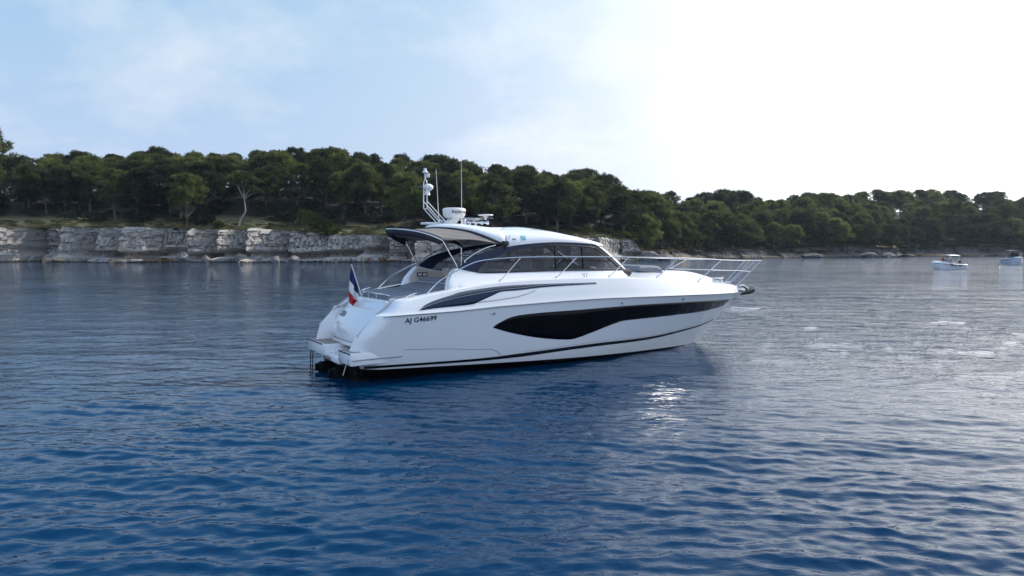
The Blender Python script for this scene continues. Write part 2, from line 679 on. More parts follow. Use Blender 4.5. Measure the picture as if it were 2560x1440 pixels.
def build_ground():
    lats = np.arange(-420, 480, 1.0)
    qs = np.concatenate([[0.5, 1.0, 1.5, 2.2, 3, 4, 5, 6, 7, 8, 10], np.arange(12, 110, 4), [130, 170, 240, 320]])
    LA, Q = np.meshgrid(lats, qs)
    Zg = ground_z(LA, Q)
    # the first metres follow the broken edge of the cliff
    e = np.interp(LA, EDGE[0], EDGE[1])
    D = shore(LA) + Q + np.maximum(e, 0) * np.exp(-Q / 6.0)
    Zg = Zg - 0.35 * (Q < 0.8)
    o = np_grid_object('island_ground', np.stack([LA, D, Zg], -1), ground_material())
    at = o.data.attributes.new('inland', 'FLOAT', 'POINT')
    at.data.foreach_set('value', np.clip(Q / 60.0, 0, 1).ravel().astype(np.float32))
    tag(o, kind='structure')



def hash1(i, seed):
    n = (np.asarray(i, np.int64) * 374761393 + seed * 668265263 + 12345) & 0xffffffff
    n = ((n ^ (n >> 13)) * 1274126177) & 0xffffffff
    return ((n ^ (n >> 16)) & 0xffff) / 65535.0


def rock_material(name, stain=True, dark_right=True):
    m, t, out = material(name)
    p = t.n('ShaderNodeBsdfPrincipled')
    p.inputs['Roughness'].default_value = 0.9
    tc_ = t.n('ShaderNodeTexCoord')
    pos = tc_.outputs['Object']
    n1 = t.noise(pos, 0.22, 5, 0.6)
    n2 = t.noise(pos, 2.2, 6, 0.7)
    a = t.mix(n1, (0.44, 0.42, 0.40), (0.64, 0.57, 0.50))
    col = t.mix(t.ramp(n2, [(0.35, 0.0), (0.65, 1.0)]), t.mix(0.5, a, (0.20, 0.19, 0.19)), a)
    moss = t.noise(pos, 0.55, 4, 0.6)
    col = t.mix(t.ramp(moss, [(0.56, 0.0), (0.66, 0.55)]), col, (0.13, 0.13, 0.065))
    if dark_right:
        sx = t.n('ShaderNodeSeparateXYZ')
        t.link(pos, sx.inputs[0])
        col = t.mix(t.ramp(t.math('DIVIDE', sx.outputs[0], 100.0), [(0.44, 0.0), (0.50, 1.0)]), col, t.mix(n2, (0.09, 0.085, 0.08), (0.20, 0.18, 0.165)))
    if stain:
        sp = t.n('ShaderNodeSeparateXYZ')
        t.link(pos, sp.inputs[0])
        zn = t.math('ADD', sp.outputs[2], t.math('MULTIPLY', t.math('SUBTRACT', n2, 0.5), 1.2))
        och = t.mix(n2, (0.16, 0.085, 0.035), (0.36, 0.23, 0.09))
        f = t.math('MULTIPLY', t.ramp(t.math('DIVIDE', zn, 3.0), [(0.22, 1.0), (0.42, 0.0)]),
                   t.ramp(t.noise(pos, 0.09, 3, 0.5), [(0.48, 0.08), (0.62, 1.0)]))
        col = t.mix(f, col, och)
        tide = t.ramp(t.math('DIVIDE', zn, 3.0), [(0.03, 1.0), (0.14, 0.0)])
        col = t.mix(tide, col, (0.05, 0.045, 0.035))
    t.link(col, p.inputs['Base Color'])
    b = t.n('ShaderNodeBump')
    b.inputs['Distance'].default_value = 0.25
    t.link(t.noise(pos, 3.5, 6, 0.7), b.inputs['Height'])
    t.link(b.outputs[0], p.inputs['Normal'])
    t.link(p.outputs[0], out.inputs[0])
    return m


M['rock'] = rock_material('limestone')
M['boulder'] = principled('boulder_stone', (0.22, 0.205, 0.19), 0.9, var=0.55, vscale=0.9, bump=0.12, bscale=3.5)
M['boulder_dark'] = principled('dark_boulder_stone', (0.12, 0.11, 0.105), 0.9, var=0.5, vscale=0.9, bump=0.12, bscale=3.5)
M['boulder_ochre'] = principled('ochre_stone', (0.30, 0.225, 0.13), 0.9, var=0.45, vscale=1.2, bump=0.1, bscale=4)


def build_cliff():
    lats = np.arange(-260, 330, 0.2)
    zs = np.concatenate([np.linspace(-1.2, 0, 4)[:-1], np.linspace(0, 1, 58)])     # >0 : fraction of the cliff height
    LA, ZI = np.meshgrid(lats, zs)
    top = cliff_top(LA) + 0.5 * (fbm(LA / 3.0, LA * 0 + 3, 31, 3) - 0.45)
    Z = np.where(ZI <= 0, ZI, ZI * top)
    frac = np.clip(ZI, 0, 1)
    off = 0.22 * Z
    # great buttresses, each turned a little
    w0 = 8.0
    u = LA / w0 + 0.8 * (fbm(LA / 20 + 7, Z / 30, 41, 2) - 0.5)
    seg = np.floor(u)
    fr = u - seg
    depth_seg = hash1(seg, 5) * 4.2
    turn = np.where(hash1(seg, 6) > 0.45, 7.5 + 3.5 * hash1(seg, 8), 2.2 * hash1(seg, 9) - 0.5)
    low0 = smoothstep(1598, 1615, bearing(LA, shore(LA)))
    off += depth_seg + turn * (fr - 0.5) * (1 - 0.9 * low0)
    # a deep cove on the far left and two smaller ones
    px = bearing(LA, shore(LA))
    for c, wd, am in ((80, 62, 9.0), (215, 30, 3.5), (590, 30, 2.5), (930, 90, 2.0), (1330, 60, 3.0)):
        off += am * np.exp(-((px - c) / wd) ** 4) * (1 - 0.35 * frac)
    off += 1.6 * (fbm(LA / 4, Z / 3.2, 9, 4) - 0.5)
    # strata with blocks
    zz = Z + (hash1(seg, 15) - .5) * 1.6 + 0.35 * np.sin(LA / 17.0) + 0.5 * (fbm(LA / 12, Z * 0 + 1, 8, 2) - 0.5)
    bounds = np.array([-3, 0.55, 1.5, 2.1, 3.1, 3.9, 4.4, 5.4, 6.4, 7.0, 7.7, 8.3, 9.0, 12])
    layer = np.searchsorted(bounds, zz.ravel()).reshape(zz.shape)
    lay_off = (hash1(layer, 77) - 0.5) * 0.7
    wid = 0.7 + 1.5 * hash1(layer, 78)
    bu = LA / wid + hash1(layer, 79) * 10 + 0.35 * np.sin(LA * 1.7 + layer) + 0.15 * np.sin(Z * 2 + LA)
    bi = np.floor(bu)
    bf = bu - bi
    blk = hash1(bi * 131 + layer * 7, 80)
    off += lay_off + blk * 1.25 + 0.9 * (hash1(np.floor(LA / 2.7 + 1.5 * fbm(LA / 6, Z / 4, 55, 2)), 57) - .5)
    groove = np.minimum(bf, 1 - bf) * wid
    off += 0.6 * (1 - smoothstep(0.02, 0.2, groove))
    zlo = bounds[np.clip(layer - 1, 0, len(bounds) - 1)]
    zhi = bounds[np.clip(layer, 0, len(bounds) - 1)]
    gz = np.minimum(zz - zlo, zhi - zz)
    off += 0.5 * (1 - smoothstep(0.02, 0.16, gz)) * smoothstep(0.35, 0.6, fbm(LA / 4 + 9, Z / 2, 61, 2))
    # wave-cut notch and the ledge below it
    notch = smoothstep(0.35, 0.6, fbm(LA / 14 + 3, LA * 0 + 5, 19, 3) + 0.08)
    off += 4.2 * notch * smoothstep(0.8, 1.2, zz) * (1 - smoothstep(1.9, 3.0, zz))
    off -= (1.6 + 2.6 * fbm(LA / 3, LA * 0 + 2, 23, 3)) * (1 - smoothstep(0.45, 1.0, zz + 0.8 * (fbm(LA / 1.7, Z, 22, 3) - .5)))
    # the low rocky shore on the right leans well back
    lowm = smoothstep(1598, 1615, px)
    off = off * (1 - 0.45 * lowm) + lowm * (1.3 * np.maximum(Z, 0) + 3.5 * (fbm(LA / 2.5, Z / 1.5, 91, 4) - .5))
    # round the crest over
    off += 1.1 * smoothstep(0.86, 1.0, frac) ** 2
    D = shore(LA) + off - 2.2
    global EDGE
    EDGE = (lats, (D[-1] - shore(LA[-1])))
    top_row = np.stack([LA[-1], D[-1] + 2.0, Z[-1] - 0.25], -1)[None]
    P = np.concatenate([np.stack([LA, D, Z], -1), top_row], 0)
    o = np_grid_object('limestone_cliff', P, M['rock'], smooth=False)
    tag(o, kind='structure')


build_cliff()
build_ground()


def boulder(name, px, d, w_, h_, seed, label, flat=False, sink=0.25, group='boulders along the waterline'):
    r = random.Random(seed)
    bm = bmesh.new()
    for k in range(22):
        v = Vector((r.gauss(0, 1), r.gauss(0, 1), r.gauss(0, 1))).normalized()
        v = Vector((v.x * w_ / 2 * r.uniform(.8, 1.1), v.y * w_ * 0.4 * r.uniform(.8, 1.1), v.z * h_ * 0.62 * r.uniform(.85, 1.1)))
        bm.verts.new(v)
    bmesh.ops.convex_hull(bm, input=list(bm.verts))
    for v in [v for v in bm.verts if not v.link_faces]:
        bm.verts.remove(v)
    bmesh.ops.bevel(bm, geom=list(bm.edges), offset=min(w_, h_) * 0.05, segments=1, affect='EDGES')
    bmesh.ops.triangulate(bm, faces=list(bm.faces))
    bmesh.ops.subdivide_edges(bm, edges=list(bm.edges), cuts=2, use_grid_fill=True)
    for v in bm.verts:
        n = fbm(np.array([v.co.x * 2 + seed]), np.array([v.co.z * 2 + v.co.y]), seed, 3)[0] - .45
        v.co += v.co.normalized() * n * 0.25 * min(w_, h_)
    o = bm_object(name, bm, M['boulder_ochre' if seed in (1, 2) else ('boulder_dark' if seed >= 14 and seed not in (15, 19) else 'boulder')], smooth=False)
    o.location = ((px - 1280) / 1850 * d, d, h_ * (0.5 - sink) + 0.05)
    tag(o, label, 'rock', group)
    return o


for args in [
    ('boulder', 118, 180.5, 3.0, 1.6, 1, 'ochre boulder below the dark cove, left end of the cliff foot'),
    ('boulder', 146, 180.0, 4.5, 1.5, 2, 'broad yellow-brown rock beside the ochre boulder under the cove'),
    ('boulder', 262, 180.0, 7.5, 1.2, 3, 'long flat pale slab at the waterline under the left cliff'),
    ('boulder', 338, 180.0, 5.5, 1.0, 4, 'low brown ledge rock between the long slab and the leaning slab'),
    ('boulder', 458, 179.5, 3.4, 3.2, 5, 'grey slab leaning on end with a white edge, below the green tuft'),
    ('boulder', 517, 180.0, 2.7, 1.9, 6, 'rounded grey boulder under the overhang, right of the leaning slab'),
    ('boulder', 604, 180.5, 4.6, 3.0, 7, 'big square blue-grey block fallen from the cliff'),
    ('boulder', 640, 180.0, 3.0, 2.2, 8, 'wedge of rock against the big square block'),
    ('boulder', 690, 178.5, 2.7, 1.9, 9, 'pale lit boulder with a pinkish face, in front of the cliff'),
    ('boulder', 735, 178.5, 3.6, 1.9, 10, 'white-topped slanting boulder right of the pinkish one'),
    ('boulder', 842, 179.5, 2.0, 1.4, 11, 'small square brown boulder above the yacht\'s flag'),
    ('boulder', 935, 180.0, 2.8, 1.5, 12, 'dark low boulder behind the yacht\'s aft rail'),
    ('boulder', 1622, 214.0, 6.6, 3.4, 13, 'pinkish split slab right of the square-cut headland'),
    ('boulder', 1662, 214.5, 5.0, 1.6, 14, 'flat grey rock just right of the pinkish slab'),
    ('boulder', 1745, 254.0, 5.0, 4.2, 15, 'upright pale rock behind the yacht\'s bow rail'),
    ('boulder', 1800, 259.0, 8.0, 1.6, 16, 'low flat rock shelf behind the tip of the bow rail'),
    ('boulder', 2030, 271.0, 9.0, 2.0, 17, 'stepped grey rocks at the water in mid shore'),
    ('boulder', 2172, 274.0, 7.5, 2.3, 18, 'pale hump of rock left of the motorboats'),
    ('boulder', 2222, 277.0, 6.0, 2.2, 19, 'light pinkish boulder beside the pale hump'),
    ('boulder', 2268, 278.0, 5.5, 1.5, 20, 'slanting slab at the point, nearest the small speedboat'),
]:
    boulder(*args)


# ------------------------------------------------------------------ trees
def leaf_material(name, dark, light, trans=0.3):
    m, t, out = material(name)
    tc_ = t.n('ShaderNodeTexCoord')
    oi = t.n('ShaderNodeObjectInfo')
    n = t.noise(tc_.outputs['Object'], 0.35, 3, 0.6)
    f = t.math('ADD', t.math('MULTIPLY', t.math('SUBTRACT', t.math('MULTIPLY', n, 1.5), 0.35), 0.75), t.math('MULTIPLY', t.math('SUBTRACT', oi.outputs['Random'], 0.5), 0.5))
    col = t.ramp(f, [(0.2, dark), (0.65, light)])
    hs = t.n('ShaderNodeHueSaturation')
    t.link(t.math('ADD', 0.475, t.math('MULTIPLY', oi.outputs['Random'], 0.05)), hs.inputs['Hue'])
    t.link(col, hs.inputs['Color'])
    p = t.n('ShaderNodeBsdfPrincipled')
    p.inputs['Roughness'].default_value = 0.65
    p.inputs['Specular IOR Level'].default_value = 0.25
    t.link(hs.outputs[0], p.inputs['Base Color'])
    tl = t.n('ShaderNodeBsdfTranslucent')
    t.link(hs.outputs[0], tl.inputs['Color'])
    mx = t.n('ShaderNodeMixShader')
    mx.inputs[0].default_value = trans
    t.link(p.outputs[0], mx.inputs[1])
    t.link(tl.outputs[0], mx.inputs[2])
    t.link(mx.outputs[0], out.inputs[0])
    return m


M['needles'] = leaf_material('pine_needles', (0.036, 0.050, 0.018), (0.20, 0.205, 0.056), 0.48)
M['bush'] = leaf_material('bush_leaves', (0.060, 0.080, 0.018), (0.19, 0.205, 0.045), 0.4)
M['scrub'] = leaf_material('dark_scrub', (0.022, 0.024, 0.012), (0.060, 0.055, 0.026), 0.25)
M['bark'] = principled('bark', (0.10, 0.082, 0.068), 0.9, var=0.4, vscale=2.5, bump=0.05, bscale=6)


def tufts(C, Nn, L, W, rs):
    """quads centred at C, pointing along Nn"""
    n = len(C)
    d = Nn + rs.normal(0, 0.42, (n, 3))
    d /= np.linalg.norm(d, axis=1)[:, None] + 1e-9
    a = np.cross(d, rs.normal(0, 1, (n, 3)))
    a /= np.linalg.norm(a, axis=1)[:, None] + 1e-9
    Ls = (L * rs.uniform(0.6, 1.3, n))[:, None]
    Ws = (W * rs.uniform(0.6, 1.3, n))[:, None]
    v = np.stack([C - a * Ws * .5, C + a * Ws * .5, C + d * Ls + a * Ws * .22, C + d * Ls - a * Ws * .22], 1)
    return v.reshape(-1, 3)


def quads_mesh(name, V, mat):
    me = bpy.data.meshes.new(name)
    n = len(V)
    me.vertices.add(n)
    me.vertices.foreach_set('co', V.ravel().astype(np.float32))
    me.loops.add(n)
    me.loops.foreach_set('vertex_index', np.arange(n, dtype=np.int32))
    me.polygons.add(n // 4)
    me.polygons.foreach_set('loop_start', np.arange(0, n, 4, dtype=np.int32))
    me.update(calc_edges=True)
    me.materials.append(mat)
    return me


def make_pine(seed, H=13.0, Rmax=4.4, base=0.42, umbrella=False, clumps=34, per=230):
    clumps = int(clumps * 2.3)
    """returns (trunk mesh, crown mesh) of one pine standing at the origin"""
    rs = np.random.default_rng(seed)
    r = random.Random(seed)
    lean = Vector((r.uniform(-.12, .12), r.uniform(-.12, .12), 0))
    stem = []
    top = H * 0.86
    for i in range(8):
        f = i / 7
        stem.append(Vector((lean.x * H * f + 0.35 * math.sin(f * 5 + seed), lean.y * H * f + 0.3 * math.cos(f * 4 + seed), -0.6 + f * (top + 0.6))))
    mb = MB()
    r0 = 0.026 * H
    mb.tube(stem, [r0 * (1.15 - 0.95 * i / 7) for i in range(8)], 7)
    allV = []
    for k in range(clumps):
        if umbrella:
            f = r.uniform(0.62, 1.0)
        else:
            f = base + (1 - base) * (r.random() ** 0.8)
        zz = H * f
        t = (f - base) / (1 - base)
        env = Rmax * (1 + 0.28 * math.sin(3 * k * 2.4 + seed) * math.cos(k * 1.7)) * (math.sqrt(max(0.02, 1 - (max(0, t - 0.25) / 0.78) ** 2)) if t > 0.25 else 0.55 + 1.8 * t)
        ang = r.uniform(0, 2 * math.pi) + k * 2.4
        rad = env * math.sqrt(r.uniform(0.15, 1.0))
        sx = stem[min(7, int(f * 7))]
        c = Vector((sx.x + rad * math.cos(ang), sx.y + rad * math.sin(ang), zz - 0.25 * rad * r.uniform(0, .5)))
        if k % 2 == 0:
            j = stem[max(2, min(6, int((f - 0.14) * 7)))]
            midp = j.lerp(c, 0.55) + Vector((0, 0, -0.3))
            mb.tube([j, midp, c], [r0 * 0.34, r0 * 0.2, r0 * 0.08], 5)
        cr = r.uniform(0.65, 1.45) * (Rmax / 4.4)
        n = int(per * 0.82 * r.uniform(0.7, 1.25) * (cr / 1.3) ** 2)
        # every branch end carries several separate plumes of needles
        K = 7
        q = rs.normal(0, 1, (K, 3))
        q /= np.linalg.norm(q, axis=1)[:, None]
        q[:, 2] = np.abs(q[:, 2]) * 0.9 - 0.3
        sub = q * rs.uniform(0.35, 1.0, (K, 1)) * np.array([cr * 1.2, cr * 1.2, cr * 0.85])
        which = rs.integers(0, K, n)
        u = rs.normal(0, 1, (n, 3))
        u /= np.linalg.norm(u, axis=1)[:, None]
        rad_ = (rs.uniform(0.25, 1.0, n) ** 0.6)[:, None] * rs.uniform(0.30, 0.55, (K, 1))[which] * cr
        P = np.array(c) + sub[which] + u * rad_ * np.array([1.0, 1.0, 1.15])
        Nn = u * 0.5 + q[which] * 0.6 + np.array([0, 0, 0.55])
        allV.append(tufts(P, Nn, 0.50, 0.17, rs))
    crown = quads_mesh('crown', np.concatenate(allV), M['needles'])
    tm = bpy.data.meshes.new('trunk')
    tm.from_pydata(mb.v, [], mb.f)
    tm.polygons.foreach_set('use_smooth', [True] * len(tm.polygons))
    tm.materials.append(M['bark'])
    return tm, crown


PINES = [make_pine(11, base=.3), make_pine(12, Rmax=4.9, base=0.34), make_pine(13, Rmax=4.1, base=0.24, clumps=38),
         make_pine(14, Rmax=5.2, base=0.38, clumps=40), make_pine(15, Rmax=4.4, base=0.20, clumps=40),
         make_pine(16, Rmax=4.7, base=0.28, clumps=36), make_pine(17, Rmax=5.4, umbrella=True, base=0.6, clumps=36)]
# low, dense growth that hangs down to the rocks on the right
DENSE = [make_pine(21, H=9, Rmax=4.2, base=0.10, clumps=44), make_pine(22, H=9, Rmax=4.6, base=0.06, clumps=48),
         make_pine(23, H=9, Rmax=3.8, base=0.14, clumps=40)]

tree_rng = random.Random(8)


def place_tree(kind, lat, d, z, height, label, group, name='pine_tree', rz=None, width=1.0, base_h=13.0):
    tm, cm = kind
    e = empty(name, (lat, d, z), tree_rng.uniform(0, 6.28) if rz is None else rz)
    s = height / base_h
    e.scale = (s * width, s * width, s)
    for nm, me in (('trunk', tm), ('crown', cm)):
        o = bpy.data.objects.new(nm, me)
        COL.objects.link(o)
        o.parent = e
    tag(e, label, 'tree', group)
    return e


TREES = []
BEYOND = []


def wood():
    rows = [(5, 8.0), (12, 7.2), (20, 7.2), (31, 7.4), (47, 8.0), (66, 6.8)]
    for ri, (q0, sp) in enumerate(rows):
        lat = -255 + tree_rng.uniform(0, sp)
        while lat < 420:
            l = lat + tree_rng.uniform(-1.8, 1.8)
            q = q0 + tree_rng.uniform(-3, 3.5)
            d = float(shore(l)) + q
            px = bearing(l, d)
            step = sp * (1.0 if px < 1560 else 1.12)
            lat += step * tree_rng.uniform(0.8, 1.25)
            if px < -160 or px > 2720:
                BEYOND.append((l, d, float(ground_z(l, q)), tree_rng.uniform(9, 13), tree_rng.randrange(6), tree_rng.uniform(0, 6.28)))
                continue
            right = px > 1600
            if ri <= 1 and (562 < px < 648 or 715 < px < 815):
                continue
            if ri == 0 and not right and (px < 470 or tree_rng.random() < 0.45):
                continue
            if ri == 1 and px < 230:
                q += 4
                d += 4
            z = float(ground_z(l, q))
            s_ = [float(sky_at(px + dx)) for dx in (-22, 0, 22)]
            zmax = CAM_H + (620 - max(s_[1], (s_[0] + s_[2]) / 2)) * d / 1850 + tree_rng.uniform(-.8, .9)
            room = zmax - z
            if ri >= 4:
                h = room - tree_rng.uniform(0.0, 1.6) * (1 if ri == 5 else 1.5)
            else:
                h = min(tree_rng.uniform(9.5, 13.5) + (0 if right else 1.0), room - tree_rng.uniform(0.3, 2.0))
            h = max(5.5, min(17.5, h))
            dense = right and (ri <= 1 or tree_rng.random() < 0.35)
            kind = DENSE[tree_rng.randrange(3)] if dense else PINES[tree_rng.randrange(6 if ri < 4 else 7)]
            if dense:
                h = min(h, tree_rng.uniform(6.5, 9.5) if ri == 0 else tree_rng.uniform(8, 11))
            TREES.append((ri, px, kind, l, d, z, h, 9.0 if dense else 13.0, right))


wood()


def wood_beyond():
    """the wood goes on past both ends of what the photo shows: one mass"""
    V = []
    rs = np.random.default_rng(2)
    for (l, d, z, h, k, rz) in BEYOND:
        src = PINES[k][1]
        co = np.empty(len(src.vertices) * 3, np.float32)
        src.vertices.foreach_get('co', co)
        co = co.reshape(-1, 4, 3)
        co = co[rs.random(len(co)) < 0.4].reshape(-1, 3) * (h / 13.0)
        c, s_ = math.cos(rz), math.sin(rz)
        q = np.stack([co[:, 0] * c - co[:, 1] * s_ + l, co[:, 0] * s_ + co[:, 1] * c + d, co[:, 2] + z], -1).reshape(-1, 4, 3)
        m_ = q.mean(1, keepdims=True)
        V.append((m_ + (q - m_) * 1.5).reshape(-1, 3))
    o = bpy.data.objects.new('distant_wood', quads_mesh('distant_wood', np.concatenate(V), M['needles']))
    COL.objects.link(o)
    tag(o, 'dark wood continuing along the shore past both edges', 'wood', kind='stuff')


wood_beyond()
landmarks = [(60, 'far left edge of the photo'), (200, 'left part of the bare cliff'), (330, 'lit buttress of the left cliff'), (470, 'leaning slab at the cliff foot'),
             (610, 'leaning pale trunk'), (720, 'bright round bush'), (850, "yacht's flag"), (980, "yacht's sunshade"),
             (1060, "yacht's light mast"), (1135, "yacht's radar dome"), (1215, "yacht's satellite disc"), (1330, "yacht's roof logo"),
             (1430, "yacht's windscreen"), (1560, 'square-cut headland'), (1660, 'pinkish slab on the shore'), (1760, "yacht's bow rail"),
             (1890, "yacht's anchor"), (2020, 'stepped grey rocks'), (2160, 'pale hump of rock'), (2280, 'slanting slab at the point'),
             (2375, 'small speedboat with people'), (2530, 'anchored motorboat at the right edge')]
row_words = ['at the wood edge', 'in the front row', 'behind the front row', 'mid-slope', 'high on the slope', 'on the skyline']
seen = {}
for (ri, px, kind, l, d, z, h, bh, right) in TREES:
    lm = min(landmarks, key=lambda a: abs(a[0] - px))
    key = (ri, lm[1])
    side = 'dusky hazy' if right else 'dark green'
    shape = 'low bushy pine' if bh == 9.0 else ('flat-topped pine' if kind is PINES[6] else 'pine')
    lab = f'{shape} {row_words[ri]} above the {lm[1]}'
    e = place_tree(kind, l, d, z, h, lab, f'pines {row_words[ri]} above the {lm[1]}', base_h=bh, width=tree_rng.uniform(0.9, 1.12))

# the lone stone pine standing above the others at the left edge
dd = 262.0
place_tree(make_pine(31, H=13, Rmax=2.7, base=0.5, clumps=34), (20 - 1280) / 1850 * dd, dd, 20.0, CAM_H + (620 - 329) * dd / 1850 - 20.0,
           'tall lone pine rising above the skyline at the far left edge', None)


# bare leaning trunk with a thin crown in front of the wood
def special_pine(px, d, z, height, pts, rad, label, clump_pts):
    rs = np.random.default_rng(int(px))
    e = empty('leaning_pine', ((px - 1280) / 1850 * d, d, z))
    mb = MB()
    P = curve_pts(pts, 16)
    mb.tube(P, [rad * (1.1 - 0.75 * i / (len(P) - 1)) for i in range(len(P))], 7)
    V = []
    for (cx, cy, cz, cr) in clump_pts:
        mb.tube([P[-3], ((P[-1].x + cx) / 2, cy * .5, (P[-1].z + cz) / 2 - .3), (cx, cy, cz)], [rad * .4, rad * .25, rad * .08], 5)
        n = int(230 * (cr / 1.3) ** 2)
        u = rs.normal(0, 1, (n, 3))
        u /= np.linalg.norm(u, axis=1)[:, None]
        u[:, 2] = np.abs(u[:, 2]) - .3
        C = np.array([cx, cy, cz]) + u * rs.uniform(.5, 1, n)[:, None] * np.array([cr * 1.2, cr * 1.2, cr * .7])
        V.append(tufts(C, u + np.array([0, 0, .5]), .4, .23, rs))
    mb.build('trunk', M['pale_bark'], e)
    o = bpy.data.objects.new('crown', quads_mesh('crown', np.concatenate(V), M['needles']))
    COL.objects.link(o)
    o.parent = e
    tag(e, label, 'tree')


M['pale_bark'] = principled('pale_bark', (0.30, 0.26, 0.23), 0.9, var=0.3, vscale=3, bump=0.04, bscale=7)
special_pine(603, 188.5, 8.4, 9, [(-0.6, 0, -.4), (0.1, 0, 2.2), (1.3, 0, 4.2), (1.25, 0, 6.2), (0.8, .3, 8.6)], 0.30,
             'pine with a bare pale leaning trunk, at the cliff edge left of the bright bush',
             [(2.9, 0, 10.0, 1.8), (-.6, .5, 11.2, 1.9), (1.6, 1, 12.6, 2.1), (3.9, 1, 12.0, 1.6), (4.6, 0, 9.2, 1.5), (-2, 1, 12.8, 1.6), (0.6, 0, 13.8, 1.6)])
special_pine(455, 191.5, 9.0, 9, [(0, 0, -.4), (0.1, 0, 3), (-.1, 0, 6), (0, 0, 8.5)], 0.22,
             'pine with a straight pale trunk in the shade, above the leaning slab',
             [(0, 0, 10.5, 2.0), (2, .5, 10, 1.7), (-2.2, .5, 10.4, 1.8), (.8, 0, 12.2, 1.7), (-1, 1, 12.6, 1.5), (3.2, 1, 11.3, 1.4)])


def shrub_mesh(seed, Rr, Hh, mat, n=1500, L=.34, W=.2):
    rs = np.random.default_rng(seed)
    V = []
    for k in range(11):
        a = rs.uniform(0, 6.28)
        rr = Rr * math.sqrt(rs.uniform(0, .75))
        c = np.array([rr * math.cos(a), rr * math.sin(a), Hh * rs.uniform(.15, .72)])
        cr = Rr * rs.uniform(.3, .5)
        m_ = n // 11
        u = rs.normal(0, 1, (m_, 3))
        u /= np.linalg.norm(u, axis=1)[:, None]
        u[:, 2] = np.abs(u[:, 2]) * 1.1 - .35
        C = c + u * rs.uniform(.55, 1, m_)[:, None] * np.array([cr, cr, Hh * .32])
        C[:, 2] = np.maximum(C[:, 2], 0.02)
        V.append(tufts(C, u + np.array([0, 0, .6]), L, W, rs))
    return quads_mesh('foliage', np.concatenate(V), mat)


M['dry'] = leaf_material('dry_grass', (0.10, 0.10, 0.035), (0.38, 0.31, 0.13), 0.3)
SHRUBS = {'dry': [shrub_mesh(55, 1, 1, M['dry'], 1500, .12, .06)],
          'bush': [shrub_mesh(51, 1, 1, M['bush'], 1500, .12, .075), shrub_mesh(52, 1, 1, M['bush'], 1500, .12, .075)],
          'scrub': [shrub_mesh(53, 1, 1, M['scrub'], 1500, .12, .075), shrub_mesh(54, 1, 1, M['scrub'], 1500, .12, .075)]}


def shrub(px, q, wd, ht, kind, label, seed=0, lift=0.0, group=None):
    lat = (px - 1280) / 1850 * 190
    for _ in range(6):
        d = float(shore(lat)) + q
        lat = (px - 1280) / 1850 * d
    z = float(ground_z(lat, max(q, 1.6))) + lift
    o = bpy.data.objects.new('shrub', SHRUBS[kind][seed % 2])
    COL.objects.link(o)
    o.location = (lat, d, z - 0.15)
    o.scale = (wd / 2, wd / 2.4, ht)
    o.rotation_euler = (0, 0, seed * 1.3)
    tag(o, label, 'shrub', group)


shrub(760, 6, 8.5, 6.2, 'bush', 'big bright green round bush at the wood edge, left of the yacht', 0)
shrub(815, 5, 7.0, 4.0, 'bush', 'lower green bush beside the big bright one', 1)
shrub(835, 2.2, 8.0, 2.6, 'bush', 'spreading dark bush on the cliff edge right of the bright one', 2)
shrub(722, 7, 5.0, 3.6, 'scrub', 'dusky bush left of the big bright one', 3)
shrub(548, 3.0, 4.6, 3.2, 'bush', 'green bush on the cliff edge above the rounded boulder', 4)
shrub(500, 4.5, 7.5, 2.6, 'scrub', 'brown scrubby thicket left of the green cliff-edge bush', 5)
shrub(440, 1.8, 2.2, 1.4, 'bush', 'small yellow-green tuft spilling over the cliff edge', 6, -0.7)
shrub(1000, 3, 7.0, 2.8, 'scrub', 'dark scrub on the cliff behind the sunshade', 7)
shrub(1055, 2.5, 6.0, 2.2, 'bush', 'green scrub on the cliff behind the sunshade poles', 8)
shrub(1455, 6, 7.0, 2.0, 'bush', 'low green bush on the headland, left one by the roof', 9)
shrub(1500, 8, 8.0, 2.2, 'bush', 'low green bush in the middle of the headland', 10)
shrub(1548, 6, 7.0, 2.2, 'bush', 'low green bush at the outer end of the headland', 11)
shrub(1610, 5, 7.0, 3.6, 'scrub', 'brownish bush just right of the headland', 12)
shrub(1690, 6, 9.0, 4.0, 'scrub', 'drab bush hanging over the shore behind the bow rail', 13)


def scatter_stuff(name, n, latr, qr, wd, ht, kind, seed, cond=None):
    """one object of undergrowth too dense to count"""
    rs = np.random.default_rng(seed)
    src = SHRUBS[kind][0]
    co = np.empty(len(src.vertices) * 3, np.float32)
    src.vertices.foreach_get('co', co)
    co = co.reshape(-1, 4, 3)
    V = []
    for i in range(n):
        lat = rs.uniform(*latr)
        q = rs.uniform(*qr)
        d = float(shore(lat)) + q
        if cond and not cond(bearing(lat, d)):
            continue
        z = float(ground_z(lat, q))
        s = rs.uniform(*wd) / 2
        h = rs.uniform(*ht)
        a = rs.uniform(0, 6.28)
        pick = co[rs.random(len(co)) < 0.28].reshape(-1, 3)
        ca, sa = math.cos(a), math.sin(a)
        x = (pick[:, 0] * ca - pick[:, 1] * sa) * s
        y = (pick[:, 0] * sa + pick[:, 1] * ca) * s
        k = np.stack([x, y, pick[:, 2] * h - .1], -1).reshape(-1, 4, 3)
        cen = k.mean(1, keepdims=True)
        k = cen + (k - cen) * 1.5
        V.append((k + np.array([lat, d, z])).reshape(-1, 3))
    me = quads_mesh(name, np.concatenate(V), M[kind])
    o = bpy.data.objects.new(name, me)
    COL.objects.link(o)
    tag(o, kind='stuff')
    return o


